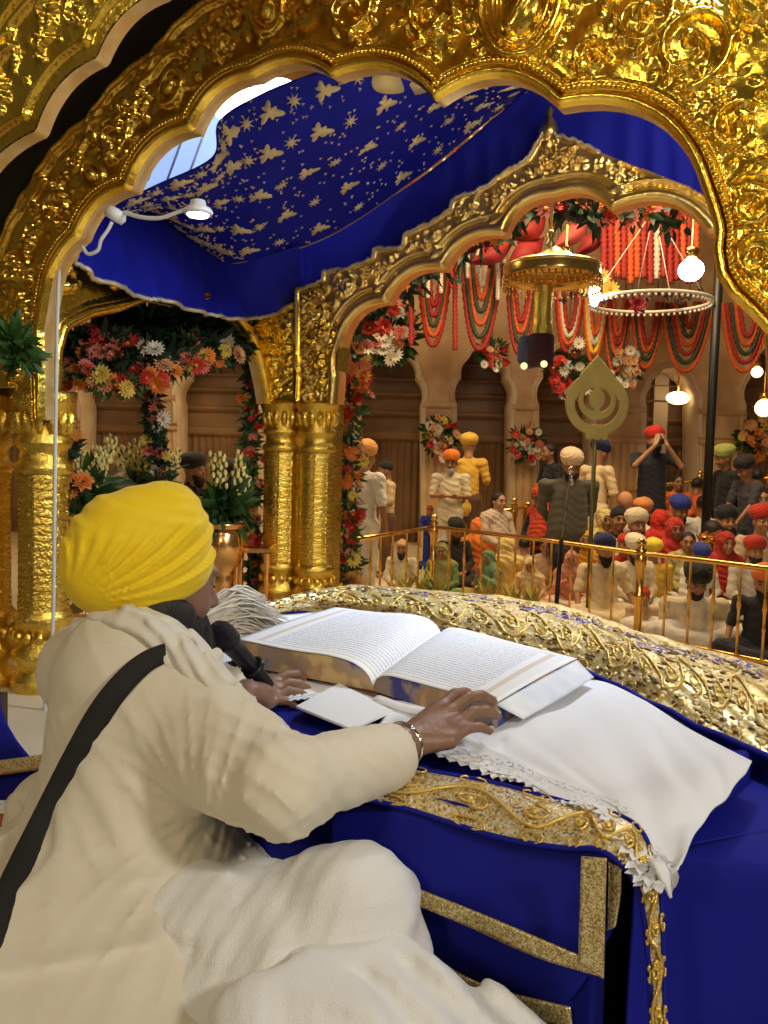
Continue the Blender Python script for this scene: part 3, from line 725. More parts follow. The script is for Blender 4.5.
# clip lamp on a white cord
cl = thing('clip_lamp', 'small white clip lamp on a curling cord beside the scalloped arch', 'lamp', (0,0,0))
wp = mat('white_plastic', (.7,.72,.74), .35)
mb = MB(); mb.tube(catmull([tuple(at(*q)) for q in ((124,212,2.75),(140,217,2.72),(160,218,2.70),(178,212,2.68),(190,208,2.66))], 20), .0065, 8); mb.build('cord', wp, cl)
mb = MB(); mb.lathe([(.0,.012),(.028,.01),(.036,-.002),(.030,-.014),(0,-.016)], at(116,214,2.76), 20, Matrix.Rotation(.5,3,'Y')@Matrix.Scale(1.5,3,Vector((0,0,1)))); mb.build('clamp', wp, cl)
mb = MB(); mb.tube(catmull([tuple(at(*q)) for q in ((112,222,2.74),(108,230,2.74),(101,240,2.74),(98,250,2.75),(88,254,2.76),(82,246,2.77))], 18), .006, 8); mb.build('loop_cord', wp, cl)
mb = MB(); c = at(198,210,2.64); mb.lathe([(0,.03),(.022,.028),(.026,.012),(.040,.004),(.046,-.006),(.040,-.014),(0,-.012)], c, 20); mb.build('lamp_head', wp, cl)
mb = MB(); mb.lathe([(0,-.019),(.030,-.019),(.034,-.013)], c, 20); mb.build('bulb', mat('led_glow', (1,1,1), .5, emit=(.9,.95,1), estr=9), cl)

# ---- table under the book -------------------------------------------------------
TP = Vector((.019, 1.196, 0)); TU = Vector((.266,-.169,0)).normalized(); TN = Vector((TU.y, -TU.x, 0));  # TN faces the camera
if TN.y > 0: TN = -TN
def tf(px, py, off=0.): return PL(px, py, TP, TU, off, TN)
FL = Vector((-.42,1.475,1.13)); FR = Vector((.295,1.02,1.13)); BR = Vector((.655,1.46,1.12)); BL = Vector((-.42,2.48,1.13))
tb = thing('draped_table', 'low reading table covered in royal blue cloth, carrying the open book', 'table', (0,0,0))
mb = MB()
# solid core below the cloths
core = [FL+Vector((.03,.03,-.02)), FR+Vector((-.02,.04,-.02)), BR+Vector((-.03,-.02,-.02)), BL+Vector((.03,-.03,-.02))]
mb.add([*core, *[Vector((p.x, p.y, .76)) for p in core]], [(0,1,2,3),(7,6,5,4),(0,4,5,1),(1,5,6,2),(2,6,7,3),(3,7,4,0)]); mb.build('frame', mat('dark_wood', (.05,.025,.01), .6), tb, False)
rows = []
for k, (v) in enumerate((1, .8, .55, .3, .12, .0)):
    rows.append([tuple((FL.lerp(FR, u)).lerp(BL.lerp(BR, u), v)) for u in (0,.25,.5,.75,.92,1)])
over = [tuple(Vector(p)+TN*.012+Vector((0,0,-.012))) for p in rows[-1]]
rows.append(over)
for zz_, of in ((1.0,.018),(.88,.022),(.745,.03)): rows.append([(p[0]+TN.x*of, p[1]+TN.y*of, zz_) for p in rows[5]])
G = patch(rows, 140, 110); uu, vv = np.meshgrid(np.linspace(0,1,140), np.linspace(0,1,110))
fr_ = np.clip((vv-.68)/.3, 0, 1); G += np.array(TN)[None,None]*((.010*np.sin(uu*34+3*np.sin(uu*7))+.006*np.sin(uu*71+vv*9))*fr_)[..., None]
G[..., 2] += .0025*np.sin(uu*40+vv*25)*np.sin(uu*13-vv*31)*(1-fr_)
grid_obj('blue_cloth', G[::-1], BLUE, tb, .004)
# right end of the cloth hanging in a dark fold
rows = [[tuple(FR.lerp(BR, t)+Vector((0,0,0))) for t in (0,.3,.6,1)], [tuple(FR.lerp(BR, t)+Vector((.02,-.012,-.015))) for t in (0,.3,.6,1)], [tuple(FR.lerp(BR, t)+Vector((.02,-.012,-.2))) for t in (0,.3,.6,1)], [tuple(FR.lerp(BR, t)+Vector((.02,-.012,-.38))) for t in (0,.3,.6,1)]]
grid_obj('end_cloth', patch(rows, 40, 40), BLUE, tb, .004)

def cords(mb, S, n, vr, r, w=1.0, h=.004, seed=0):
    """a running scroll of gold cord along a band"""
    q = random.Random(seed)
    main = [(u, .5+vr*math.sin(u*PI*n)) for u in np.linspace(.01, .99, n*16)]
    def pos(u, v):
        p, a, b, nn = S.fr(u, v); 
        if nn.z < 0: nn = -nn
        return p+nn*h
    mb.tube([pos(*m_) for m_ in main], r, 6)
    for k in range(n):
        cu = (k+.5)/n; sg = 1 if k % 2 == 0 else -1; cv = .5-sg*.02
        P = []
        for i in range(16):
            t = i/15; a = -PI/2*sg + t*3.6*PI/1.6*sg; rr = (1-.7*t); P.append(pos(cu+.30/n*rr*math.cos(a)*w, cv+vr*.62*rr*math.sin(a)))
        mb.tube(P, r*.8, 6)
        p, a, b, nn = S.fr(cu, cv); nn = nn if nn.z > 0 else -nn
        mb.ball(p+nn*h, (r*2.2, r*2.2, r*1.2), 8, 5)
        for sv in (.08, .92):
            P = [pos(cu+.22/n*math.cos(t)*w, sv+.09*math.sin(t)) for t in np.linspace(0, PI*2, 12)]; mb.tube(P, r*.6, 5)
# gold embroidered bolster along the back
lo = Z_([(246,619,1.150),(300,613,1.145),(360,616,1.14),(440,632,1.14),(520,650,1.14),(575,667,1.14),(630,692,1.14),(690,722,1.135),(768,757,1.13),(840,795,1.12)])
mid = Z_([(249,615,1.165),(300,603,1.18),(358,601,1.185),(440,612,1.185),(520,626,1.185),(585,642,1.185),(650,668,1.185),(710,690,1.175),(768,712,1.17),(840,745,1.16)])
hi = Z_([(252,610,1.17),(298,595,1.20),(352,587,1.21),(430,593,1.21),(505,600,1.21),(570,612,1.21),(620,630,1.21),(680,648,1.20),(768,674,1.19),(840,705,1.18)])
bk = [tuple(Vector(p)+Vector((.05,.09,-.05))) for p in hi]; bk2 = [tuple(Vector(p)+Vector((.06,.12,-.40))) for p in hi]
bol = thing('embroidered_bolster', 'sequinned gold bolster cover running along the far side of the table', 'bolster', (0,0,0))
G = patch([lo, mid, hi, bk, bk2], 200, 70)
uu, vv = np.meshgrid(np.linspace(0,1,200), np.linspace(0,1,70)); G[..., 2] += .003*np.sin(uu*70+vv*20)*np.sin(vv*40+uu*11)
grid_obj('sequin_cover', G[:, :], SEQB, bol, .006)
S = Surf(G[:36]); mb = MB(); cords(mb, S, 22, .24, .0027, 1.0, .0035); mb.build('cord_embroidery', CORD, bol)
q = random.Random(4); mb = MB(); mbd = MB()
for _ in range(420):
    p, a, b, n = S.fr(q.random(), q.uniform(.04,.96)); n = n if n.z > 0 else -n
    Mr = Matrix((a, b, n)).transposed(); mb.ball(p+n*.002, (q.uniform(.004,.009), q.uniform(.003,.006), .003), 6, 4, Mr)
    p, a, b, n = S.fr(q.random(), q.uniform(.04,.96)); n = n if n.z > 0 else -n; mbd.ball(p+n*.001, (q.uniform(.006,.012), q.uniform(.003,.005), .003), 6, 4, Matrix((a, b, n)).transposed())
mb.build('bead_embroidery', EMB, bol)['kind'] = 'stuff'; mbd.build('dark_sequins', mat('bronze_sequin', (.16,.10,.03), .4, .4), bol)['kind'] = 'stuff'
mb = MB(); mb.tube([tuple(Vector(x)+Vector((0,-.004,.0))) for x in G[0, ::4]], .006, 6); mb.build('blue_piping', BLUE, bol)
# gold border band along the front edge, turning down at the corner
up = [tf(x, y, .0) for x, y in ()]
ue = Z_([(250,735,1.146),(340,757,1.146),(418,771,1.146),(493,785,1.146),(573,806,1.146),(612,815,1.146),(640,832,1.142)]) + [tf(655,868,.012), tf(661,910,.02), tf(663,965,.03), tf(665,1030,.04), tf(667,1090,.045)]
le = Z_([(230,780,1.125),(310,793,1.125)]) + [tf(392,807,.034), tf(493,838,.036), tf(560,850,.040), tf(597,852,.042), tf(622,868,.044), tf(637,890,.046), tf(645,930,.038), tf(649,975,.042), tf(652,1030,.046), tf(654,1090,.05)]
G = patch([ue, [tuple((Vector(a)+Vector(b))/2+Vector((0,0,.006))+TN*.004) for a, b in zip(ue, le)], le], 240, 24)
G += np.array((0,0,.003)); band = thing('embroidered_border', 'gold sequinned border with scrolling cord along the table front', 'border', (0,0,0))
grid_obj('sequin_strip', G[::-1], SEQ, band, .004)
S = Surf(G); mb = MB(); cords(mb, S, 14, .24, .0024, 1., .0035); mb.build('cord_embroidery', CORD, band)
mb = MB()
for r_ in (0, -1): mb.tube([tuple(x) for x in G[r_, ::3]], .0035, 6)
mb.build('blue_piping', BLUE, band)
# layered flaps with woven trims on the front face
def strip(pa, pb, off, nm, parent, m=TRIM, n=60):
    Ga = patch([[tf(x, y, off) for x, y in pa], [tf(x, y, off) for x, y in pb]], n, 6); return grid_obj(nm, Ga[::-1], m, parent, .003)
flap = thing('blue_cloth_flap', 'blue cloth layer with broad gold trim hanging on the table front', 'cloth', (0,0,0))
Ga = patch([[tf(x,y,.030) for x,y in ((330,795),(400,812),(493,842),(560,852),(606,857))], [tf(x,y,.046) for x,y in ((330,850),(400,870),(480,895),(550,920),(605,925))], [tf(x,y,.050) for x,y in ((330,862),(404,893),(480,930),(545,962),(603,977))]], 60, 30)
uu, vv = np.meshgrid(np.linspace(0,1,60), np.linspace(0,1,30)); Ga += np.array(TN)[None,None]*(.006*np.sin(uu*19+vv*3)*vv)[..., None]
grid_obj('cloth_panel', Ga[::-1], BLUE, flap, .003)
strip([(330,852),(400,882),(480,914),(546,942),(585,958)], [(330,868),(404,900),(466,926),(535,957),(604,978)], .064, 'bottom_trim', flap)
strip([(582,856),(581,890),(580,925),(579,960)], [(607,858),(606,895),(605,935),(604,978)], .067, 'side_trim', flap)
flap2 = thing('blue_cloth_flap', 'gold-trimmed underlayer showing beside and below the front flap', 'cloth', (0,0,0))
strip([(609,861),(609,890),(607,930)], [(622,868),(621,895),(616,926)], .040, 'side_trim', flap2)
strip([(380,925),(420,948),(461,975),(505,992),(570,1008)], [(380,945),(420,968),(458,992),(503,1012),(572,1030)], .034, 'bottom_trim', flap2)
strip([(380,800),(480,835),(600,852),(622,868)], [(380,945),(480,980),(560,1005),(616,926)], .031, 'cloth_panel', flap2, BLUE)

# ---- white cloths
def lace_edge(name, S, vrow, u0, u1, n, parent, size=.011, sgn=1):
    """crocheted edging: two rows of open rings and pointed petals"""
    mb = MB()
    for k in range(n):
        u = u0+(u1-u0)*(k+.5)/n; p, du, dv, nn = S.fr(u, vrow); nn = nn if nn.z > 0 else -nn; o_ = dv*sgn
        if o_.dot(TN) < 0: o_ = -o_
        c = p+o_*size*.6+nn*.002
        mb.tube([c+du*size*.55*math.cos(t)+o_*size*.5*math.sin(t) for t in np.linspace(0, 2*PI, 9)], size*.16, 4, False)
        for a in (-1.0, -.35, .35, 1.0):
            d = o_*math.cos(a)+du*math.sin(a); mb.petal(c+d*size*.5, d, nn, size*.95, size*.75, 0, 3)
        c2 = p-o_*size*.6+nn*.002; mb.tube([c2+du*size*.35*math.cos(t)+o_*size*.3*math.sin(t) for t in np.linspace(0, 2*PI, 7)], size*.13, 4, False)
    o = mb.build(name, LACE, parent); o['kind'] = 'stuff'; return o
wA = thing('white_cloth', 'white lace-edged cloth spread under the book, showing beside the microphone', 'cloth', (0,0,0))
G = patch([Z_([(190,648,1.147),(262,620,1.147),(338,606,1.147),(450,634,1.147),(570,668,1.147)]), Z_([(190,672,1.146),(262,655,1.146),(350,665,1.146),(450,690,1.146),(570,700,1.146)]), Z_([(205,694,1.145),(262,700,1.145),(330,698,1.145),(420,716,1.145),(520,722,1.145)])], 80, 50)
uu, vv = np.meshgrid(np.linspace(0,1,80), np.linspace(0,1,50)); G[..., 2] += .0015*np.sin(uu*30+vv*17)*np.sin(vv*22)
grid_obj('cotton', G[::-1], WHITEC, wA, .003)
lace_edge('lace_edging', Surf(G), .99, .02, .95, 34, wA, .013); lace_edge('lace_insert', Surf(G), .80, .02, .30, 12, wA, .010)
wB = thing('white_cloth', 'large white lace-edged cloth draped over the near corner of the table', 'cloth', (0,0,0))
def hang(px, py, off): return tf(px, py, off)
G = patch([
 Z_([(392,700,1.152),(470,705,1.155),(540,690,1.155),(594,680,1.155),(640,698,1.155),(690,729,1.15),(752,761,1.145)]),
 Z_([(385,715,1.150),(455,728,1.150),(530,722,1.160),(590,718,1.155),(650,735,1.152),(700,760,1.150),(742,778,1.145)]),
 Z_([(380,720,1.149),(445,736,1.149),(515,748,1.150),(580,762,1.155),(640,780,1.15),(690,798,1.148),(722,800,1.145)]),
 Z_([(376,728,1.148),(440,742,1.148),(515,762,1.148),(572,784,1.148),(618,802,1.148)]) + [tuple(Z_([(662,830,1.142)])[0]), tuple(Z_([(702,824,1.135)])[0])],
 Z_([(374,733,1.148),(437,749,1.148),(510,770,1.149),(567,793,1.149),(614,811,1.147)]) + [tuple(tf(662,872,.035)), tuple(tf(680,862,.03))],
 ], 130, 70)
uu, vv = np.meshgrid(np.linspace(0,1,130), np.linspace(0,1,70))
G[..., 2] += .006*np.sin(uu*16+vv*9)*np.sin(uu*5+1)*np.sin(vv*PI) + .004*np.clip(np.sin(uu*21-vv*5+2*np.sin(vv*6)),0,1)**3*np.sin(vv*PI) + .003*np.sin(uu*33-vv*21)*np.sin(vv*PI)*(uu > .3)
grid_obj('cotton', G[::-1], WHITEC, wB, .003)
lace_edge('lace_edging', Surf(G), .999, .0, .86, 34, wB, .020); lace_edge('lace_insert', Surf(G), .97, .0, .86, 44, wB, .011)

mb = MB()
for k in range(8):
    a = Vector(G[-1, 114+k]); mb.petal(a, Vector((rnd.uniform(-.1,.1),0,-1)), TN, .018+.006*math.sin(k), .010, 0, 3)
tip = [tf(655,860,.04), tf(664,874,.05), tf(671,898,.055)]
mb.tube([tip[0], tip[1], tip[2]], [.012,.009,.002], 6, flat=.3); mb.build('lace_point', LACE, wB)

# ---- the open book
PAGE = bpy.data.materials.new('printed_page'); PAGE.use_nodes = True
def page_nodes(m):
    nt = m.node_tree; N = nt.nodes; L = nt.links; b = N['Principled BSDF']; b.inputs['Roughness'].default_value = .55
    uv = N.new('ShaderNodeUVMap'); sx = N.new('ShaderNodeSeparateXYZ'); L.new(uv.outputs[0], sx.inputs[0])
    def M(op, a, b_=None, c=None):
        n = N.new('ShaderNodeMath'); n.operation = op
        for i, v in enumerate((a, b_, c)):
            if v is None: continue
            if isinstance(v, (int, float)): n.inputs[i].default_value = v
            else: L.new(v, n.inputs[i])
        return n.outputs[0]
    X, Y = sx.outputs['X'], sx.outputs['Y']
    def inside(x, a, c): return M('MULTIPLY', M('GREATER_THAN', x, a), M('LESS_THAN', x, c))
    row = M('MULTIPLY', Y, 30.0); fr = M('FRACT', row); rid = M('FLOOR', row)
    nz = N.new('ShaderNodeTexNoise'); nz.noise_dimensions = '2D'; nz.inputs['Scale'].default_value = 1.0; nz.inputs['Detail'].default_value = 1
    cv = N.new('ShaderNodeCombineXYZ'); L.new(M('MULTIPLY', X, 150.0), cv.inputs[0]); L.new(M('MULTIPLY', rid, 7.3), cv.inputs[1]); L.new(cv.outputs[0], nz.inputs['Vector'])
    head = M('MULTIPLY', inside(fr, .62, .74), M('GREATER_THAN', nz.outputs['Fac'], .33))
    n2 = N.new('ShaderNodeTexNoise'); n2.noise_dimensions = '2D'; n2.inputs['Scale'].default_value = 1.0
    cv2 = N.new('ShaderNodeCombineXYZ'); L.new(M('MULTIPLY', X, 260.0), cv2.inputs[0]); L.new(M('MULTIPLY', Y, 90.0), cv2.inputs[1]); L.new(cv2.outputs[0], n2.inputs['Vector'])
    strokes = M('MULTIPLY', inside(fr, .22, .66), M('GREATER_THAN', n2.outputs['Fac'], .52))
    text = M('MULTIPLY', M('MAXIMUM', head, strokes), M('MULTIPLY', inside(X, .10, .90), inside(Y, .08, .92)))
    fa = M('SUBTRACT', M('MULTIPLY', inside(X, .055, .945), inside(Y, .045, .955)), M('MULTIPLY', inside(X, .075, .925), inside(Y, .06, .94)))
    m1_ = N.new('ShaderNodeMix'); m1_.data_type = 'RGBA'; L.new(M('MULTIPLY', text, .62), m1_.inputs['Factor']); m1_.inputs['A'].default_value = (.84,.86,.90,1); m1_.inputs['B'].default_value = (.10,.11,.16,1)
    m2_ = N.new('ShaderNodeMix'); m2_.data_type = 'RGBA'; L.new(M('MULTIPLY', fa, .6), m2_.inputs['Factor']); L.new(m1_.outputs['Result'], m2_.inputs['A']); m2_.inputs['B'].default_value = (.60,.46,.25,1)
    L.new(m2_.outputs['Result'], b.inputs['Base Color'])
page_nodes(PAGE)
EDGEM = bpy.data.materials.new('painted_page_edge'); EDGEM.use_nodes = True
nt = EDGEM.node_tree; tc = nt.nodes.new('ShaderNodeTexCoord'); nz = nt.nodes.new('ShaderNodeTexNoise'); nz.inputs['Scale'].default_value = 16; nz.inputs['Detail'].default_value = 3
nt.links.new(tc.outputs['Object'], nz.inputs['Vector']); cr = nt.nodes.new('ShaderNodeValToRGB'); e = cr.color_ramp.elements
e[0].position = .38; e[0].color = (.05,.06,.25,1); e[1].position = .46; e[1].color = (.30,.24,.22,1)
x = e.new(.56); x.color = (.36,.22,.12,1); x = e.new(.66); x.color = (.55,.40,.20,1)
nt.links.new(nz.outputs['Fac'], cr.inputs[0]); nt.links.new(cr.outputs[0], nt.nodes['Principled BSDF'].inputs['Base Color'])
book = thing('open_book', 'large open scripture with printed pages and painted page edges', 'book', (0,0,0))
def half_book(nm, near, far, zb, flip):
    """near/far: points from spine to outer edge"""
    G = patch([near, [tuple((Vector(a)+Vector(b))/2+Vector((0,0,.003))) for a, b in zip(near, far)], far], 50, 40)
    blk = np.array(G); n = G.shape[0]*G.shape[1]; nu, nv = 50, 40
    low = G.copy(); low[..., 2] = zb + .0*low[..., 2]; top = G.copy(); top[..., 2] -= .0012
    V = np.concatenate([top.reshape(-1,3), low.reshape(-1,3)])
    b = [k for k in range(nu)] + [r*nu+nu-1 for r in range(1, nv)] + [(nv-1)*nu+k for k in range(nu-2,-1,-1)] + [r*nu for r in range(nv-2,0,-1)]
    F = [(b[(i+1)%len(b)], b[i], b[i]+n, b[(i+1)%len(b)]+n) for i in range(len(b))]
    a = (np.arange(nv-1)[:, None]*nu + np.arange(nu-1)[None]).ravel(); F = np.concatenate([np.array(F), np.stack([a, a+1, a+nu+1, a+nu], 1)])
    npmesh('page_block', V, F, EDGEM, book, False)
    o = grid_obj(nm, G + np.array((0,0,.0016)), PAGE, book, .001); return G
A = atz(237,640,1.205); B = atz(335,608,1.215); C_ = atz(441,631,1.178); D = atz(373,681,1.172); E_ = atz(577,659,1.20); F_ = atz(497,703,1.20)
def prof(p, q, hs): return [tuple(p.lerp(q, t)+Vector((0,0,h))) for t, h in zip((0,.04,.14,.32,.6,1), hs)]
HS = (-.012,.008,.022,.022,.010,0)
GL = half_book('page', prof(D, A, HS), prof(C_, B, HS), 1.153, 0)
GR = half_book('page', prof(D, F_, (-.012,.006,.014,.012,.006,0)), prof(C_, E_, (-.012,.006,.014,.012,.006,0)), 1.153, 1)
# loose silk strip beyond the page edge, cover board
g2 = patch([[tuple(F_+Vector((0,0,-.002))), tuple((F_+E_)/2+Vector((0,0,.0))), tuple(E_+Vector((0,0,-.002)))], [tuple(atz(524,719,1.170)), tuple(atz(562,697,1.178)), tuple(atz(594,677,1.175))]], 30, 12)
grid_obj('silk_strip', g2 if np.cross(g2[0,1]-g2[0,0], g2[1,0]-g2[0,0])[2] > 0 else g2[::-1], mat('blue_white_silk', (.62,.70,.84), .45, col2=(.80,.84,.90), vscale=14, bump=.1), book, .002)
mb = MB(); cv = [atz(233,643,1.151), atz(336,606,1.151), atz(442,633,1.151), atz(590,680,1.151), atz(508,724,1.151), atz(372,694,1.151)]
mb.add(cv+[p-Vector((0,0,.004)) for p in cv], [(5,4,3,2,1,0),(6,7,8,9,10,11)]+[(i,(i+1)%6,(i+1)%6+6,i+6) for i in range(6)]); mb.build('cover_board', mat('maroon_board', (.16,.06,.04), .6), book, False)
# folded white paper, rolled napkin
def slab(pts, z, th, name, m, parent=None):
    P = [atz(x, y, z) for x, y in pts]; mb = MB(); k = len(P)
    mb.add(P+[p-Vector((0,0,th)) for p in P], [tuple(range(k))[::-1] if False else tuple(range(k)), tuple(range(2*k-1,k-1,-1))]+[(i,i+k,(i+1)%k+k,(i+1)%k) for i in range(k)]); return mb.build(name, m, parent, False)
fp = thing('folded_paper', 'stack of folded white paper on the blue cloth by the hand', 'paper', (0,0,0))
for i in range(3): slab([(339+i,683+i*.6),(393-i,710+i*.5),(353-i,729-i*.2),(296+i*2,706)], 1.154-.006*i+.003, .004, 'sheet', mat('white_paper', (.82,.85,.90), .7), fp)
rn = MB(); rn.tube(catmull([tuple(atz(*q)) for q in ((378,699,1.158),(400,707,1.160),(425,712,1.160),(440,716,1.158))], 12), .012, 10, flat=.6); o = rn.build('rolled_napkin', WHITEC); tag(o, 'small rolled white napkin lying against the page block', 'napkin')
# ---- blue covered stand beyond the right end
rb = thing('blue_covered_stand', 'plain royal blue draped stand beyond the table corner', 'stand', (0,0,0))
q0 = Vector((.385,1.095,1.085)); q1 = Vector((.70,1.55,1.085)); q2 = Vector((1.25,1.45,1.085)); q3 = Vector((1.0,.86,1.085)); q3 = Vector((.95,.99,1.085))
def rr(z, o_): 
    c = (q0+q1+q2+q3)/4
    return [tuple(Vector((p.x, p.y, z))+(p-c).normalized()*o_) for p in (q0, q3, q2, q1, q0)]
rws = [[tuple((q0+q1+q2+q3)/4)]*5, rr(1.090,-.12), rr(1.086,-.02), rr(1.068,.008), rr(1.0,.02), rr(.72,.05)]
def lin(rows, nu, nv):
    out = np.zeros((len(rows), nu, 3))
    for j, r in enumerate(rows):
        r = np.array(r, float); t = np.linspace(0, len(r)-1-1e-9, nu); i = t.astype(int); f = (t-i)[:, None]; out[j] = r[i]*(1-f)+r[i+1]*f
    O = np.zeros((nv, nu, 3)); 
    for k in range(nu): O[:, k] = catmull(out[:, k], nv)
    return O
G = lin(rws, 121, 60); uu, vv = np.meshgrid(np.linspace(0,1,121), np.linspace(0,1,60)); 
cc = np.array((q0+q1+q2+q3)/4); dd = G-cc; dd[...,2] = 0; dd /= np.linalg.norm(dd, axis=2, keepdims=True)+1e-6
G += dd*(.010*np.sin(uu*70+np.sin(uu*20))*np.clip((vv-.6)/.4,0,1))[...,None]
grid_obj('blue_cover', G[::-1] if np.cross(G[20,51]-G[20,50], G[21,50]-G[20,50])[2] < 0 else G, BLUE, rb, .004)
# ================================================================= platform, microphone, things by the seated man
FLZ = .70
#
FLOORW = mat('cream_floor_sheet', (.62,.52,.36), .8, var=.12, vscale=2, bump=.1, bscale=10)
PLATP = [(-2.6,-.6),(1.6,-.6),(1.6,2.7),(.9,3.9),(0,4.9),(-2.6,6.2)]
o = (lambda mb, k: mb.add([(x,y,FLZ+.02) for x,y in PLATP]+[(x,y,0) for x,y in PLATP], [tuple(range(k)), tuple(range(2*k-1,k-1,-1))]+[(i,i+k,(i+1)%k+k,(i+1)%k) for i in range(k)]).build('floor_platform', FLOORW, None, False))(MB(), 6); struct(o)
# microphone
mic = thing('microphone', 'black handheld microphone on a short stand arm in front of the beard', 'microphone', (0,0,0))
BLK = mat('black_metal', (.012,.012,.018), .38, .3); MESHB = mat('mic_mesh', (.02,.02,.03), .5, .5, bump=.8, bscale=900)
h = at(222,634,1.47); t_ = at(273,691,1.56); ax = (t_-h).normalized(); rot = ax.to_track_quat('Z','Y').to_matrix()
L = (t_-h).length
mb = MB(); mb.lathe([(0,-.024),(.014,-.021),(.021,-.010),(.0235,.002),(.0225,.014),(.0190,.022),(.0175,.026)], h, 24, rot); mb.build('grille', MESHB, mic)
mb = MB(); mb.lathe([(.0205,.012),(.0235,.016),(.0235,.022),(.0190,.030),(.0170,.05),(.0150,L*.6),(.0120,L*.88),(.0120,L*.90),(0,L*.9)], h, 24, rot); mb.build('body', BLK, mic)
mb = MB(); mb.lathe([(.0085,L*.9),(.0085,L*1.0),(.0095,L*1.01),(.0095,L*1.08),(.005,L*1.12),(0,L*1.12)], h, 16, rot); mb.build('connector', mat('chrome', (.7,.7,.72), .15, 1), mic)
mb = MB(); e = h+ax*L*1.1; mb.tube(catmull([tuple(e), tuple(at(281,700,1.54)), tuple(at(270,709,1.50)), tuple(at(252,711,1.48)), tuple(at(238,704,1.5)), tuple(at(225,700,1.52)), tuple(at(190,700,1.6))], 30), .0035, 8); mb.build('cable', BLK, mic)
mb = MB(); c = h+ax*L*.58; mb.tube([c+rot@Vector((.019*math.cos(a),.019*math.sin(a),0)) for a in np.linspace(0, 2*PI, 16)], .006, 6, False)
mb.tube([c+rot@Vector((-.018,0,0)), at(236,663,1.54), at(205,669,1.58), at(170,672,1.62)], .0055, 8); k_ = at(236,664,1.54); mb.ball(k_, .011, 10, 8); mb.build('stand_arm', BLK, mic)
mb = MB(); b_ = at(170,672,1.62); mb.tube([b_, Vector((b_.x,b_.y,1.145))], .008, 10); mb.lathe([(0,.014),(.05,.012),(.055,0),(0,0)], (b_.x,b_.y,1.138), 24); mb.build('stand_base', BLK, mic)
# fly whisk of pale hair
wh = thing('fly_whisk', 'pale soft hair whisk resting beyond the face and microphone', 'whisk', (0,0,0))
WH = mat('whisk_hair', (.62,.58,.50), .8, sheen=.4); mb = MB(); q = random.Random(8)
a0 = at(196,640,1.95); 
for k in range(620):
    t = q.random(); y0 = 585+95*q.random(); end = at(262+45*q.random()*(1-abs((y0-640)/60)), 598+ (y0-585)*.75+q.uniform(-6,6), 2.05+q.uniform(-.06,.1))
    st = a0+Vector((q.uniform(-.01,.01), q.uniform(-.03,.03), q.uniform(-.05,.05))); m_ = (st+end)/2+Vector((q.uniform(-.01,.01),0,.035+q.uniform(-.01,.02)))
    mb.tube(catmull([tuple(st), tuple(m_), tuple(end)], 7), [.0032,.0032,.003,.0028,.0022,.0014,.0005], 4, False)
o = mb.build('hair', WH, wh); o['kind'] = 'stuff'
mb = MB(); mb.ball(at(225,635,2.05), (.105,.07,.078), 20, 14, Matrix.Rotation(.3,3,'Y')); mb.ball(at(252,632,2.07), (.10,.06,.055), 20, 14, Matrix.Rotation(.3,3,'Y')); mb.build('inner_tuft', WH, wh)
mb = MB(); mb.tube([a0, a0+Vector((-.18,.02,-.04))], .012, 10); mb.build('handle', mat('silver', (.7,.7,.7), .2, 1), wh)
# blue covered low chest behind the man, at the left edge
ch = thing('blue_covered_chest', 'low blue covered chest with a gold trim behind the seated man', 'chest', (0,0,0))
c0 = at(-60,690,2.0); mb = MB(); zt = atz(0,686,0).z
tz = 1.6-(700-447)*2.0/850
prof_ = []
gx = [(-1.35,2.05),(-.80,2.05)]
top = at(10,700,2.05)
rows = [[(-1.8,2.3,FLZ+.1),(-1.3,2.3,FLZ+.1),(-1.04,2.3,FLZ+.1)], [(-1.8,2.27,.985),(-1.3,2.27,.985),(-1.03,2.27,.96)], [(-1.8,2.06,.985),(-1.2,2.06,.985),(-.93,2.06,.95)], [(-1.8,2.0,.95),(-1.15,2.0,.95),(-.87,2.0,.90)], [(-1.8,1.98,.85),(-1.1,1.98,.85),(-.80,1.98,.82)], [(-1.8,1.97,FLZ+.06),(-1.1,1.97,FLZ+.06),(-.78,1.97,FLZ+.06)]]
grid_obj('blue_cover', patch(rows, 40, 40)[::-1], BLUE, ch, .005)
g_ = patch([[tuple(at(-60,765,1.95)), tuple(at(0,760,1.95)), tuple(at(60,752,1.95))], [tuple(at(-60,780,1.94)), tuple(at(0,775,1.94)), tuple(at(60,767,1.94))]], 30, 6); grid_obj('gold_trim', g_[::-1], TRIM, ch, .003)
mb = MB(); mb.box((-1.35, 2.14, (FLZ+.94)/2), (.7,.22, .94-FLZ)); mb.build('frame', MATS['dark_wood'], ch, False)
def prism(poly, z0, z1, name, m):
    mb = MB(); k = len(poly); mb.add([(x, y, z1) for x, y in poly]+[(x, y, z0) for x, y in poly], [tuple(range(k)), tuple(range(2*k-1, k-1, -1))]+[(i, i+k, (i+1)%k+k, (i+1)%k) for i in range(k)]); return mb.build(name, m, None, False)
o = prism([(-1.9,1.55),(-.50,1.55),(-.45,1.97),(-1.9,1.97)], FLZ+.021, FLZ+.027, 'red_carpet', mat('red_carpet', (.45,.08,.03), .9, col2=(.25,.05,.02), vscale=30, bump=.3)); tag(o, 'orange red carpet strip on the floor behind the man', 'carpet')
o = prism([(-1.6,.1),(.7,.1),(.7,.60),(.30,.93),(-.50,1.44),(-.66,1.62),(-1.6,1.62)], FLZ+.021, .84, 'white_mattress', mat('mattress_cloth', (.62,.60,.55), .85, bump=.15, bscale=8)); tag(o, 'white covered floor mattress on which the reader sits', 'mattress')
bv = o.modifiers.new('b','BEVEL'); bv.width = .03; bv.segments = 3
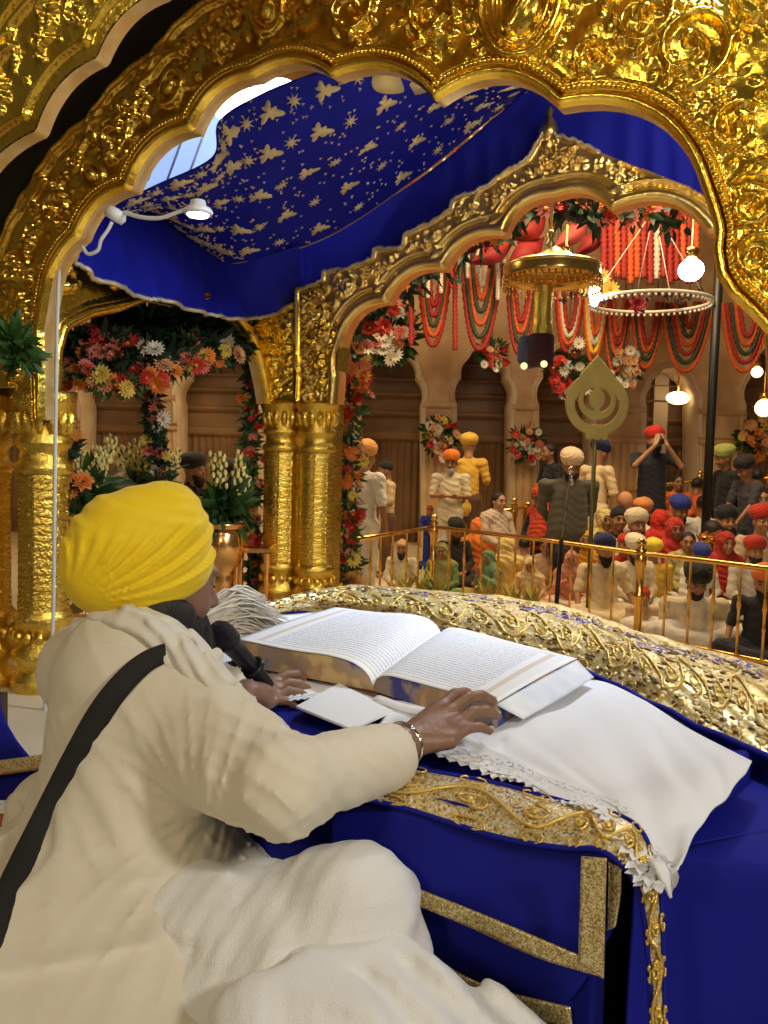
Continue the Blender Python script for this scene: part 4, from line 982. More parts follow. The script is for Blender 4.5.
# ================================================================= people
def nrm(v): v = np.array(v, float); return v/np.linalg.norm(v)
def frame(fwd, up=(0,0,1)):
    f = nrm(fwd); r = nrm(np.cross(f, up)); u = np.cross(r, f); return np.stack([r, f, u], 1)     # columns: right, forward, up
def loc(c, M, s=1.): c = np.array(c, float); return lambda x, y, z: c + M @ (np.array((x, y, z))*s)
def head_sdf(S, c, M, s=1., neck=None, beardless=True, female=False):
    P = loc(c, M, s); k = .012*s
    S.ell(P(0,0,.02), np.array((.075,.095,.095))*s, M, k)
    S.ell(P(0,.022,-.045), np.array((.056,.066,.062))*s, M, .03*s)
    S.ell(P(0,.070,-.088), np.array((.022,.020,.018))*s, M, .02*s)
    for e in (-1, 1):
        S.ell(P(e*.040,.062,-.025), np.array((.024,.024,.026))*s, M, .02*s)
        S.ell(P(e*.031,.100,.012), np.array((.016,.014,.011))*s, M, .010*s, sub=True)
        S.ell(P(e*.031,.080,.012), np.array((.014,.013,.011))*s, M, .003*s)
        S.ell(P(e*.077,-.006,-.005), np.array((.010,.020,.031))*s, M, .008*s)
    S.ell(P(0,.086,.032), np.array((.048,.014,.010))*s, M, .012*s)
    S.cap(P(0,.090,.016), P(0,.112,-.022), .008*s, .0125*s, .008*s)
    for e in (-1, 1): S.ell(P(e*.012,.100,-.026), np.array((.009,.010,.008))*s, M, .006*s)
    S.ell(P(0,.092,-.052), np.array((.022,.010,.0055))*s, M, .005*s); S.ell(P(0,.090,-.064), np.array((.019,.011,.007))*s, M, .004*s)
    if neck is not None: S.cap(P(0,-.018,-.05), neck, .052*s, .058*s, .03*s)
def hand_sdf(S, wrist, knuckles, tips, thumb, s=1., r=.0095):
    """palm from wrist to the four knuckles, separate bent fingers, thumb = 3 points from the side of the palm"""
    w = np.array(wrist, float)
    for i, (kk, tp) in enumerate(zip(knuckles, tips)):
        kk = np.array(kk, float); tp = np.array(tp, float); S.cap(w+(kk-w)*.12, kk, .017*s, .0125*s, .014*s)
        L = np.linalg.norm(tp-kk); up = np.array((0,0,1.))*L*.16
        a = kk+(tp-kk)*.42+up; b = kk+(tp-kk)*.74+up*.8; rr = r*s*(1, 1.04, 1, .86)[i]
        S.cap(kk, a, rr*1.12, rr, .006*s); S.cap(a, b, rr, rr*.92, .003*s); S.cap(b, tp, rr*.92, rr*.80, .003*s)
    t = [np.array(x, float) for x in thumb]; S.cap(t[0], t[1], .016*s, .0125*s, .012*s); S.cap(t[1], t[2], .0120*s, .0095*s, .004*s)

SKINS = [mat('skin_%d' % i, c, .5, sss=.0, bump=.05, bscale=90, var=.12, vscale=20) for i, c in enumerate(((.42,.21,.10),(.34,.16,.075),(.27,.125,.06),(.48,.26,.14)))]
BEARD = mat('black_beard', (.012,.010,.009), .75, bump=.9, bscale=260); GREYB = mat('grey_beard', (.45,.43,.40), .8, bump=.9, bscale=260)
HAIR = mat('black_hair', (.010,.008,.007), .5, bump=.6, bscale=200, stretch=(1,1,.2))
EYEW = mat('eye_dark', (.012,.008,.006), .25)
CLOTHM = {}
def cloth(c, rough=.85):
    k = 'cloth_%02d_%02d_%02d' % tuple(int(x*99) for x in c)
    return mat(k, c, rough, bump=.3, bscale=25, var=.15, vscale=9, sheen=.15)
CREAM=(.72,.62,.42); WHT=(.78,.74,.64); YELL=(.80,.50,.06); ORG=(.85,.22,.02); RED=(.50,.03,.02); NAVY=(.015,.02,.09); BLACKC=(.015,.014,.016); GREY=(.09,.08,.06)
GREEN=(.16,.26,.08); BLU=(.02,.04,.30); PINK=(.62,.22,.16); PEACH=(.75,.42,.20); DNAVY=(.02,.022,.035); LGREEN=(.42,.46,.18); BROWN=(.12,.06,.03)
def turban_mesh(c, M, s, col, root, h=.008, style='round'):
    S = SDF(np.array(c)-.24*s, np.array(c)+.26*s, h); P = loc(c, M, s)
    if style == 'patka':
        S.ell(P(0,-.01,.055), np.array((.084,.102,.078))*s, M, .01); S.ell(P(0,.02,.125), np.array((.030,.030,.020))*s, M, .02)
    else:
        S.ell(P(0,-.022,.092), np.array((.108,.128,.078))*s, M, .02); S.ell(P(0,-.005,.055), np.array((.094,.112,.052))*s, M, .02); S.ell(P(0,.030,.112), np.array((.070,.075,.062))*s, M, .02)
    M = np.array(M); c = np.array(c, float)
    def fo(X, Y, Z):
        x = ((X-c[0])*M[0,0]+(Y-c[1])*M[1,0]+(Z-c[2])*M[2,0])/s; z = ((X-c[0])*M[0,2]+(Y-c[1])*M[1,2]+(Z-c[2])*M[2,2])/s
        q_ = np.mod((z+.75*np.abs(x))*38, 1.); return (-.006*np.where(q_ < .8, q_/.8, (1-q_)/.2)+.003)*s
    S.disp(fo); y0 = -.3; S.half(P(0,.06,.040), M@np.array((0,.55,-1)), .006); return S.mesh('turban', cloth(col), root)
def person(px, py, Y, label, pose='sit', face=0., hat='turban', hc=RED, top=WHT, legs=WHT, sleeve='long', arms='lap', beard=None, bow=0., s=None, skin=0, drape=None, h=.0100, tilt=0., turn=0., ground=0., group=None, wide=1., lean=0.):
    HC = np.array(at(px, py, Y)); HS_ = 1.13; hz = HC[2]-ground; a = math.radians(face); f = np.array((math.sin(a), -math.cos(a), 0.)); U = np.array((0,0,1.))
    sit = pose == 'sit'
    if s is None: s = min(1.08, max(.5, hz/(.80 if sit else 1.63)))
    r = np.cross(f, U); base = np.array((HC[0], HC[1], ground)) - f*(.05+lean)*s
    T = lambda x, y, z: base + r*x*s + f*y*s + U*z
    ha = a+math.radians(turn); hf = np.array((math.sin(ha), -math.cos(ha), -math.tan(math.radians(bow)))); HMx = frame(hf)
    if tilt: HMx = np.array(Matrix.Rotation(math.radians(tilt), 3, Vector(f))) @ HMx
    root = thing('person', label, 'person', tuple(base), 0, group); objs = []
    zs = hz-.222*s; W = .195*wide
    sh = [T(-W, lean*.9, zs), T(W, lean*.9, zs)]; nk = T(0, .005+lean, hz-.145*s)
    if sit: pel = T(0,0,.13*s); hip = [T(-.10,.03,.12*s), T(.10,.03,.12*s)]; kn = [T(-.37,.24,.12*s), T(.37,.24,.12*s)]; an = [T(.05,.36,.07*s), T(-.05,.40,.07*s)]; toe = [T(.17,.34,.05*s), T(-.17,.38,.05*s)]
    else: pel = T(0,0,.93*s); hip = [T(-.09,0,.90*s), T(.09,0,.90*s)]; kn = [T(-.10,.03,.48*s), T(.10,.02,.48*s)]; an = [T(-.10,0,.08*s), T(.10,-.02,.08*s)]; toe = [T(-.12,.16,.035*s), T(.12,.14,.035*s)]
    # arms
    def arm(mode, i):
        e = (-1, 1)[i]; S0 = zs; 
        if mode == 'lap': return T(e*.25,.07,zs-.27*s), T(e*.09,.24,zs-.36*s), T(e*.01,.30,zs-.39*s)
        if mode == 'pray': return T(e*.24,.08,zs-.25*s), T(e*.05,.25,zs-.10*s), T(e*.012,.27,zs+.04*s)
        if mode == 'knee': return T(e*.30,.06,zs-.25*s), T(e*.33,.22,zs-.44*s), T(e*.34,.30,zs-.50*s)
        if mode == 'fold': return T(e*.27,.03,zs-.27*s), T(e*.06,.22,zs-.27*s), T(-e*.08,.21,zs-.25*s)
        if mode == 'hang': return T(e*.25,.0,zs-.29*s), T(e*.26,.06,zs-.54*s), T(e*.25,.09,zs-.66*s)
        if mode == 'camera': return T(e*.30,.20,zs-.10*s), T(e*.08,.28,zs+.16*s), T(e*.045,.24,zs+.25*s)
        if mode == 'back': return T(e*.29,-.06,zs-.26*s), T(e*.16,-.18,zs-.42*s), T(e*.08,-.19,zs-.44*s)
        if mode == 'reach': return T(e*.20,.20,zs-.24*s), T(e*.18,.36,zs-.42*s), T(e*.16,.42,zs-.50*s)
    am = arms if isinstance(arms, tuple) else (arms, arms); AR = [arm(am[0], 0), arm(am[1], 1)]
    lo = np.minimum.reduce([T(-.55,-.35,-.02), T(.55,.55,-.02), T(-.55,.55,-.02), T(.55,-.35,-.02)]); hi = np.maximum.reduce([T(-.55,-.35,hz+.16*s), T(.55,.55,hz+.16*s), T(-.55,.55,hz+.16*s), T(.55,-.35,hz+.16*s)])
    S = SDF(lo, hi, h); head_sdf(S, HC, HMx, s*HS_, neck=nk); S.cap(pel, T(0,lean*.7,zs-.10*s), .12*s, .12*s, .03, (f, .7)); S.cap(sh[0], sh[1], .05*s, .05*s, .03)
    for i in (0, 1):
        S.cap(hip[i], kn[i], .08*s, .055*s, .03); S.cap(kn[i], an[i], .052*s, .036*s, .02); S.cap(an[i], toe[i], .036*s, .028*s, .02)
        el, wr, tp = AR[i]; S.cap(sh[i], el, .048*s, .038*s, .02); S.cap(el, wr, .038*s, .026*s, .012)
        d = nrm(tp-wr); sd = nrm(np.cross(d, U)+1e-4); L = .18*s
        K = [wr+d*L*.50+sd*(.027-.018*j)*s for j in range(4)]; Tp = [wr+d*L*(.96,1.02,.98,.86)[j]+sd*(.032-.021*j)*s for j in range(4)]
        hand_sdf(S, wr, K, Tp, [wr+d*.03*s+sd*.02*s, wr+d*.07*s+sd*.045*s, wr+d*.11*s+sd*.042*s], s, .0095)
    S.mesh('body', SKINS[skin % 4], root)
    # lower garment
    S = SDF(lo, hi, h*1.1)
    if sit:
        for i in (0, 1): S.cap(hip[i], kn[i], .12*s, .085*s, .05); S.cap(kn[i], an[i], .08*s, .055*s, .04)
        S.ell(T(0,.12,.07*s), np.array((.26,.24,.07))*s, np.stack([r, f, U], 1), .06)
    else:
        for i in (0, 1): S.cap(hip[i], kn[i], .115*s, .078*s, .04); S.cap(kn[i], an[i], .078*s, .060*s, .02)
        S.cap(pel, pel+U*.1*s, .14*s, .13*s, .04, (f,.75))
    sd_ = int(abs(px*7+py)); S.disp(lambda X,Y,Z: -.006*pnoise(X,Y,Z,38,sd_)); S.mesh('lower_garment', cloth(legs), root)
    # top garment
    S = SDF(lo, hi, h*1.05); low = T(0,.01,(.16 if sit else .82)*s)
    S.cap(low, T(0,lean*.7,zs-.13*s), (.175 if sit else .165)*s*wide, .150*s*wide, .04, (f, .72)); S.cap(T(0,lean*.8,zs-.12*s), nk, .13*s, .062*s, .05, (f, .75)); S.cap(sh[0], sh[1], .066*s, .066*s, .05)
    if not sit and sleeve == 'long': S.cap(T(0,.0,.82*s), T(0,.0,.62*s), .165*s, .19*s, .03, (f, .75))
    for i in (0, 1):
        el, wr, tp = AR[i]; S.cap(sh[i], el if sleeve == 'long' else sh[i]+(el-sh[i])*.85, .070*s, .058*s, .03)
        if sleeve == 'long': S.cap(el, wr-(wr-el)*.08, .055*s, .042*s, .02)
    S.disp(lambda X,Y,Z: -.005*pnoise(X,Y,Z,45,sd_+1)-.0025*np.sin((Z+.2*X)*70+3*np.sin(X*15)));  S.mesh('shirt', cloth(top), root)
    s0 = s; s = s*HS_; P = loc(HC, HMx, s)
    if beard:
        S = SDF(HC-.2*s, HC+.16*s, .008); S.ell(P(0,.055,-.090), np.array((.058,.054,.052))*s, HMx, .02); S.ell(P(0,.030,-.055), np.array((.072,.045,.040))*s, HMx, .02); S.ell(P(0,.06,-.125), np.array((.040,.036,.045))*s, HMx, .02)
        S.ell(P(0,.094,-.056), np.array((.020,.02,.007))*s, HMx, .003, sub=True); S.mesh('beard', GREYB if beard == 'grey' else BEARD, root)
    if hat in ('turban', 'patka'): turban_mesh(HC, HMx, s*1.07, hc, root, style=hat)
    elif hat in ('hair', 'long_hair', 'bun'):
        S = SDF(HC-.30*s, HC+.2*s, .008); S.ell(P(0,-.018,.042), np.array((.086,.098,.088))*s, HMx, .02)
        if hat == 'long_hair': S.cap(P(0,-.05,.0), P(0,-.09,-.22), .075*s, .05*s, .03, (HMx[:,1], .7))
        if hat == 'bun': S.ell(P(0,-.11,.02), np.array((.045,.045,.045))*s, HMx, .01)
        S.ell(P(0,.075,-.01), np.array((.060,.045,.062))*s, HMx, .01, sub=True); S.disp(lambda X,Y,Z: -.002*pnoise(X,Y,Z,160,4)); S.mesh('hair', HAIR, root)
    if hat == 'scarf' or drape:
        S = SDF(np.minimum.reduce([HC-.42*s, T(-.35,-.3,0), T(.35,.3,0), T(-.35,.3,0)]), np.maximum.reduce([HC+.22*s, T(.35,.3,zs), T(-.35,-.3,zs), T(.35,-.3,zs)]), .009)
        if hat == 'scarf': S.ell(P(0,-.015,.02), np.array((.098,.118,.122))*s, HMx, .03); S.cap(P(0,-.03,-.05), nk-U*.02, .085*s, .10*s, .04)
        S.cap(sh[0]*.93+sh[1]*.07, sh[1]*.93+sh[0]*.07, .084*s, .084*s, .06); S.cap(T(0,.0,zs-.02*s), T(0,.04+lean*.5,zs-.26*s), .15*s, .165*s, .05, (f, .78))
        if hat == 'scarf': S.ell(P(0,.105,-.012), np.array((.054,.06,.082))*s, HMx, .012, sub=True)
        S.disp(lambda X,Y,Z: -.005*np.sin((X*.6+Z*.8)*75+4*np.sin(Y*20+Z*9))-.004*pnoise(X,Y,Z,50,sd_+3)); S.mesh('head_scarf' if hat == 'scarf' else 'shawl', cloth(drape or hc), root)
    if math.cos(ha) > .2:
        for e in (-1, 1):
            mb = MB(); mb.ball(P(e*.031,.0925,.012), (.0095*s,.006*s,.0065*s), 8, 6, Matrix(HMx.tolist())); mb.build('eye', EYEW, root)
            mb = MB(); mb.tube([P(e*.013,.099,.034), P(e*.030,.098,.040), P(e*.048,.086,.034)], .0045*s, 5); mb.build('eyebrow', HAIR, root)
    for o in [x for x in root.children]: o.location = -Vector(base)
    return root, AR, P
# ================================================================= the reader
KURTA = mat('cream_white_cotton', (.70,.66,.55), .8, bump=.22, bscale=22, sheen=.2)
SCARFM = mat('grey_white_muslin', (.66,.64,.58), .85, bump=.25, bscale=30)
YEL = mat('yellow_turban_cloth', (.82,.59,.006), .75, bump=.2, bscale=30, sheen=.15)
SKM = mat('reader_skin', (.25,.135,.085), .48, bump=.12, bscale=120, var=.15, vscale=30)
NAIL = mat('nail', (.50,.36,.30), .3)
man = thing('person', 'seated person in yellow turban, cream white tunic and black shoulder strap, reading', 'person', (0,0,0))
fb = nrm((.71,.71,0)); sr = np.array((.71,-.71,0))
Rsh = np.array((-.275,1.255,1.198)); Lsh = np.array((-.535,1.505,1.205)); El = np.array((-.118,1.055,1.172)); Wr = np.array((.028,1.213,1.178))
LEl = np.array((-.49,1.70,1.17)); LWr = np.array((-.235,1.475,1.172)); Nk = np.array((-.405,1.385,1.285))
HC = np.array(at(155,581,1.415)); HM = frame((.78,.62,-.20))
# skin: one continuous body
S = SDF((-.75,.85,.80), (.25,1.95,1.62), .0052)
head_sdf(S, HC, HM, 1.0, neck=Nk)
S.cap((-.40,1.36,.92), (-.41,1.37,1.2), .14, .14, .03, (fb, .7)); S.cap(Rsh, Lsh, .055, .055, .04)
S.cap(Rsh, El, .055, .042, .03); S.cap(El, Wr, .042, .030, .02); S.cap(Lsh, LEl, .055, .042, .03); S.cap(LEl, LWr, .040, .028, .02)
K = [at(440,708,1.300), at(449,713,1.278), at(453,726,1.250), at(450,741,1.225)]; T = [at(474,697,1.372), at(493,701,1.350), at(497,716,1.305), at(490,731,1.272)]
hand_sdf(S, Wr, K, T, [at(420,730,1.25), at(437,712,1.30), at(455,709,1.33)])
K2 = [at(272,684,1.60), at(273,690,1.575), at(271,698,1.545), at(267,706,1.515)]; T2 = [at(304,678,1.665), at(308,689,1.63), at(308,698,1.60), at(296,707,1.56)]
hand_sdf(S, LWr, K2, T2, [at(255,694,1.56), at(270,680,1.62), at(288,678,1.66)])
S.mesh('body', SKM, man)
mb = MB()
for kp, tp in list(zip(K, T)):
    d = (tp-kp).normalized(); n_ = Vector((0,0,1)); x = d.cross(n_).normalized(); n2 = x.cross(d)
    mb.ball(tp+d*.001+n2*.0052, (.0052,.0075,.0022), 8, 5, Matrix((x, d, n2)).transposed())
o = mb.build('nail', NAIL, man); o['kind'] = 'stuff'
# beard and hair
S = SDF(HC-.2, HC+.2, .004); P = loc(HC, HM)
S.ell(P(0,.055,-.085), (.060,.060,.055), HM, .02); S.ell(P(0,.070,-.135), (.058,.055,.060), HM, .03); S.ell(P(0,.030,-.060), (.076,.056,.050), HM, .02); S.ell(P(0,.088,-.120), (.044,.036,.058), HM, .03)
S.ell(P(0,.088,-.056), (.021,.03,.009), HM, .004, sub=True)
S.disp(lambda X,Y,Z: .003*pnoise(X,Y,Z,220,3)); S.mesh('beard', BEARD, man)
S = SDF(HC-.2, HC+.2, .005); S.ell(P(0,-.02,-.030), (.074,.080,.045), HM, .02); S.ell(P(0,-.045,-.065), (.046,.042,.030), HM, .02); S.ell(P(.072,-.004,-.040), (.020,.034,.032), HM, .01); S.ell(P(.070,.026,-.050), (.016,.026,.030), HM, .01); S.mesh('hair', HAIR, man)
# turban
TC = np.array(at(139,546,1.415)); tM = frame((.86,.47,.20))
S = SDF(TC-.22, TC+.22, .0040); P = loc(TC, tM)
S.ell(P(0,-.004,.002), (.108,.118,.100), tM, .02); S.ell(P(0,.062,.024), (.080,.056,.072), tM, .03); S.ell(P(0,-.078,-.030), (.062,.052,.058), tM, .03); S.ell(P(0,.004,-.052), (.112,.108,.066), tM, .03)
A = tM; c0_ = TC
def folds(X, Y, Z):
    x = (X-c0_[0])*A[0,0]+(Y-c0_[1])*A[1,0]+(Z-c0_[2])*A[2,0]; y = (X-c0_[0])*A[0,1]+(Y-c0_[1])*A[1,1]+(Z-c0_[2])*A[2,1]; z = (X-c0_[0])*A[0,2]+(Y-c0_[1])*A[1,2]+(Z-c0_[2])*A[2,2]
    th = np.arctan2(z+.055+.15*np.abs(x), y+.135); s1 = np.mod(th*6.2+.25, 1.0); saw = np.where(s1 < .88, s1/.88, (1-s1)/.12)
    cr = np.mod((z*.9+y*.35+.2*np.abs(x))*26, 1.0); saw2 = np.where(cr < .85, cr/.85, (1-cr)/.15)
    w = 1/(1+np.exp(-(z-.035+.10*(y))*120))
    fine = .0012*np.sin(th*75+8*x)*(1-w)+.0010*np.sin((z+y*.4)*260)*w
    pv_ = np.clip((np.hypot(y+.135, z+.055)-.03)/.06, 0, 1); hem = np.clip((z+.075)/.03, .25, 1); return (-(.0095*saw*(1-w)+.0060*saw2*w)+.005-fine)*pv_*hem
S.disp(folds); S.half(P(0,.03,-.100), tM @ np.array((0,.30,-1)), .018)
S.mesh('turban', YEL, man)
# tunic
S = SDF((-.92,.72,.80), (.20,1.92,1.42), .0055)
S.cap((-.385,1.30,.95), (-.40,1.355,1.19), .200, .165, .04, (fb, .70))
S.cap((-.40,1.345,1.17), Nk+np.array((0,-.01,-.035)), .13, .062, .06, (fb, .7))
S.cap(Rsh+np.array((-.03,.02,.0)), Lsh+np.array((.02,-.02,0)), .068, .068, .06)
S.cap(Rsh, El+np.array((0,0,.006)), .078, .056, .04); S.cap(El+np.array((0,0,.006)), np.array((.012,1.192,1.172)), .054, .047, .025)
S.cap(Rsh+np.array((-.03,.0,-.06)), El+np.array((-.07,.04,-.015)), .055, .035, .05)
S.cap(Lsh, LEl, .075, .058, .04); S.cap(LEl, LWr+np.array((-.03,.03,0)), .056, .044, .02)
# seat of the tunic spreading on the mattress
S.ell((-.40,1.22,.90), (.285,.27,.13), None, .09); S.ell((-.56,1.12,.87), (.26,.26,.055), None, .08); S.ell((-.30,1.00,.87), (.30,.22,.055), None, .08); S.ell((-.45,.92,.855), (.40,.26,.05), None, .10)
S.ell((-.52,1.50,.93), (.15,.10,.10), None, .05)
def gar(X, Y, Z):
    u = (X+.4)*.7-(Y-1.35)*.7; ax, az = -.22, 1.10                      # across the back, creases fan from the armpit
    r = np.sqrt((X-ax)**2+(Z-az)**2)+.03; th = np.arctan2(Z-az, X-ax)
    fan = np.sin(th*11+2*np.sin(r*14)+Y*6)*np.exp(-((r-.13)/.12)**2)
    low = np.clip((1.10-Z)/.25, 0, 1); hor = np.sin(Z*62+10*X-6*Y+2.5*np.sin(X*9+Z*7))*low
    sk = np.clip((.98-Z)/.12, 0, 1); rad = np.arctan2(Y-1.3, X+.4); skr = np.sin(rad*17+3*np.sin(Z*12)+5*np.hypot(X+.4,Y-1.3))*sk
    arm = np.clip((X+.22)/.08, 0, 1)*(Z > 1.05); t = (X+.1)*.68+(Y-1.06)*.73; ring = np.sin(t*75+2.5*np.sin(Z*40+X*20))*np.exp(-((t+.0)/.10)**2)*arm
    shl = np.sin((X-.9*Z)*70+Y*20)*np.exp(-((X+.25)/.06)**2)*np.exp(-((Z-1.2)/.10)**2)
    def rd(a, b, fa, fb, sd, p=2.5):                                    # long meandering creases: a across, b along
        n = np.sin(a*fa+1.9*np.sin(b*fb+sd)+sd)+.55*np.sin(a*fa*2.1+2.3*np.sin(b*fb*1.7+2*sd)+3*sd); return np.clip(1-np.abs(n)*.8, 0, 1)**p
    lowm = 1/(1+np.exp(-(1.06-Z)*30)); upm = 1-lowm; armm = 1/(1+np.exp(-(X+.25)*45))*(Z > .98)
    back = .0075*rd(Z+.22*X-.18*Y, X-Y, 42, 8, 1.3)*lowm*(1-armm) + .0028*rd(Z*.5+X*.8, Z-X, 30, 7, 2.1)*upm*(1-armm)
    diag = .0065*rd(Z*.75+(X-Y)*.35, X+Z, 34, 9, 4.2)*np.exp(-((Z-1.08)/.09)**2)*(1-armm)
    tt = (X+.12)*.45+(Y-1.05)*.55+(Z-1.17)*.2
    slv = .0060*rd(tt+.25*Z, Z*2+X, 95, 13, .7)*armm*(.10+.90*np.exp(-((X+.12)/.11)**2))
    pit = .0045*rd(th*.16, r, 70, 10, 2.7)*np.exp(-((r-.12)/.09)**2)*(Z > .95)
    skf = .010*rd(rad*.25, np.hypot(X+.4, Y-1.3), 60, 9, 5.1)*sk
    return -back-diag-slv-pit-skf-.0025*pnoise(X,Y,Z,17,5)-.0006*pnoise(X,Y,Z,110,6)
S.disp(gar)
d_ = nrm(np.array((.012,1.192,1.172))-El); cu = np.array((.028,1.213,1.176)); S.half(cu+d_*.016, d_, .003); S.cap(cu-d_*.02, cu+d_*.08, .034, .036, .003, sub=True)
S.half((0,0,.845), (0,0,-1), .01)
tun = S.mesh('tunic', KURTA, man)
# neck scarf in three soft rolls
S = SDF((-.70,1.05,1.10), (-.12,1.65,1.45), .0045)
def chain(S, pts, r, k=.012, fl=None):
    pts = [np.array(p, float) for p in pts]
    for i in range(len(pts)-1): S.cap(pts[i], pts[i+1], r[i], r[i+1], k, fl)
ring = [at(86,668,1.50), at(90,640,1.42), at(104,622,1.35), at(128,624,1.305), at(150,634,1.285), at(172,650,1.265), at(196,668,1.240), at(218,688,1.215), at(238,716,1.22)]
chain(S, ring, [.014,.020,.024,.026,.026,.026,.026,.022,.014], .006); chain(S, [p+Vector((-.012,-.008,-.034)) for p in ring], [.014,.020,.026,.028,.028,.026,.024,.020,.012], .006)
ring2 = [at(92,630,1.46), at(118,612,1.38), at(146,622,1.34), at(176,640,1.32), at(208,664,1.29), at(232,690,1.27)]; chain(S, ring2, [.016,.020,.022,.024,.022,.015], .006)
ring3 = [at(100,630,1.50), at(130,640,1.52), at(170,652,1.50), at(205,672,1.42)]; chain(S, ring3, [.03,.035,.035,.025])
S.disp(lambda X,Y,Z: -.0035*np.sin((Z+ (X+.4)*.55)*230+6*np.sin(X*22))-.003*pnoise(X,Y,Z,40,8)); S.mesh('scarf', SCARFM, man)
# lap cloth over the raised knee
Kn = np.array(at(352,918,1.075))
S = SDF((-.50,.80,.82), (.14,1.32,1.16), .0050)
S.cap((-.24,1.13,.93), Kn, .100, .078, .04); S.cap(Kn, (.01,1.02,.86), .078, .07, .04); S.cap(Kn, (-.12,1.0,.88), .075, .08, .05); S.ell((-.11,1.04,.90), (.17,.13,.10), None, .06)
S.disp(lambda X,Y,Z: -.005*np.sin(X*55-Z*60+Y*20+3*np.sin(X*14+Z*20))*np.clip((1.06-Z)/.08,0,1)-.004*pnoise(X,Y,Z,30,2)-.0010*pnoise(X,Y,Z,240,9)); S.half((0,0,.845), (0,0,-1), .01)
TOWEL = mat('terry_white', (.78,.79,.80), .95, bump=.35, bscale=420, sheen=.4)
S.mesh('lap_cloth', TOWEL, man)
bl = SDF((-.30,.72,.80), (.34,1.10,1.02), .0050)
chain(bl, [at(255,1015,.93), at(320,990,.95), at(385,975,.985), at(420,1000,1.0)], [.04,.045,.04,.03], .03); chain(bl, [at(360,1040,.90), at(430,1008,.955), at(490,1022,.975), at(545,1045,.98)], [.05,.042,.030,.020], .03)
chain(bl, [at(330,965,1.0), at(370,1000,.96), at(400,1050,.92)], [.025,.03,.035], .02); chain(bl, [at(260,1050,.88), at(340,1060,.88), at(430,1070,.9), at(520,1075,.94)], [.06,.06,.055,.04], .04)
bl.disp(lambda X,Y,Z: -.006*np.sin(X*48+Y*70+3*np.sin(X*17+Z*30))-.003*pnoise(X,Y,Z,45,12)-.001*pnoise(X,Y,Z,240,9)); bl.half((0,0,.842), (0,0,-1), .008)
o = bl.mesh('white_blanket', TOWEL, None); tag(o, 'rumpled white terry blanket heaped against the knee on the mattress', 'blanket')
# bracelet, strap
mb = MB(); d = Vector(nrm(Wr-El)); rt = d.to_track_quat('Z','Y').to_matrix(); c = Vector(Wr)+d*.016
mb.tube([c+rt@Vector((.0335*math.cos(a), .0335*math.sin(a)*.9, 0)) for a in np.linspace(0, 2*PI, 32)], .0032, 8, False); mb.build('steel_bangle', MATS['chrome'], man)
from mathutils.bvhtree import BVHTree
def bvh(*obs):
    V = []; F = []
    for ob in obs:
        b = len(V); V += [v.co.copy() for v in ob.data.vertices]; F += [tuple(i+b for i in p.vertices) for p in ob.data.polygons]
    return BVHTree.FromPolygons(V, F)
bt = bvh(tun)
mid = catmull([(172,650),(146,662),(122,684),(99,715),(74,762),(48,815),(22,868),(2,912),(-22,965)], 60); wd = np.interp(np.linspace(0,1,60), (0,.2,1), (9,11.5,17))
L_, R_ = [], []; pv = 1.3
tg = np.gradient(mid, axis=0); tg /= np.linalg.norm(tg, axis=1, keepdims=True)
for (x, y), w_, t in zip(mid, wd, tg):
    for sg, lst in ((-1, L_), (1, R_)):
        r_ = ray(x-t[1]*w_*sg, y+t[0]*w_*sg).normalized(); h_ = bt.ray_cast(CAM, r_); dd = h_[3] if h_[0] is not None else None
        lst.append((r_, dd))
ds = [np.mean([a for a in (l[1], r[1]) if a is not None] or [1.35]) for l, r in zip(L_, R_)]
ds = np.convolve(np.pad(ds, 3, 'edge'), np.ones(7)/7, 'valid')-.010
G = np.array([[tuple(CAM+l[0]*d), tuple(CAM+r[0]*d)] for l, r, d in zip(L_, R_, ds)]); G = np.stack([G[:,0], G[:,0]*.66+G[:,1]*.34, G[:,0]*.34+G[:,1]*.66, G[:,1]], 1)
grid_obj('shoulder_strap', G, mat('black_webbing', (.006,.006,.007), .7, bump=.4, bscale=500), man, -.004)
# ================================================================= the hall behind
MARB = mat('warm_marble', (.62,.40,.20), .45, bump=.12, bscale=6, col2=(.40,.23,.10), vscale=1.8)
MARBP = mat('pale_marble', (.68,.52,.34), .4, bump=.1, bscale=6, col2=(.52,.36,.20), vscale=2)
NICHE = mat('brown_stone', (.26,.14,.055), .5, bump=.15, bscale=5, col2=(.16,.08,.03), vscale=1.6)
FLR = mat('hall_floor_sheet', (.60,.48,.30), .7, var=.2, vscale=.8)
mb = MB(); mb.box((0, 10, -.05), (22, 16, .1)); struct(mb.build('floor', FLR, None, False))
mb = MB(); mb.box((0, 10.2, 7.3), (22, 12, .1)); struct(mb.build('ceiling', MARB, None, False))
WP = Vector((0, 15., 0)); WU = Vector((1,0,0)); WNn = Vector((0,-1,0))
def wp(x, y, Yd=0.): s, z = onplane(x, y, WP, WU); return (s, z)
def cusped(x0, x1, ytop, ybase=560, yspring=405):
    """cusped arch outline given in picture units, returned in wall metres"""
    xm = (x0+x1)/2; q = [(x0, ybase), (x0, yspring)]; hw = (x1-x0)/2; hh = yspring-ytop
    cus_ = [(x0, yspring), (x0+hw*.16, yspring-hh*.45), (x0+hw*.48, yspring-hh*.80), (xm, ytop), (x1-hw*.48, yspring-hh*.80), (x1-hw*.16, yspring-hh*.45), (x1, yspring)]
    P = [wp(*c) for c in cus_]; ins = wp(xm, yspring); E = lobed(P, ins, .16)
    return [wp(x0, ybase)] + E + [wp(x1, ybase)]
ARCHES = [cusped(-30,58,345), cusped(82,146,345), cusped(178,258,345), cusped(361,421,343), cusped(457,510,346), cusped(539,592,346), cusped(646,697,368), cusped(746,800,345)]
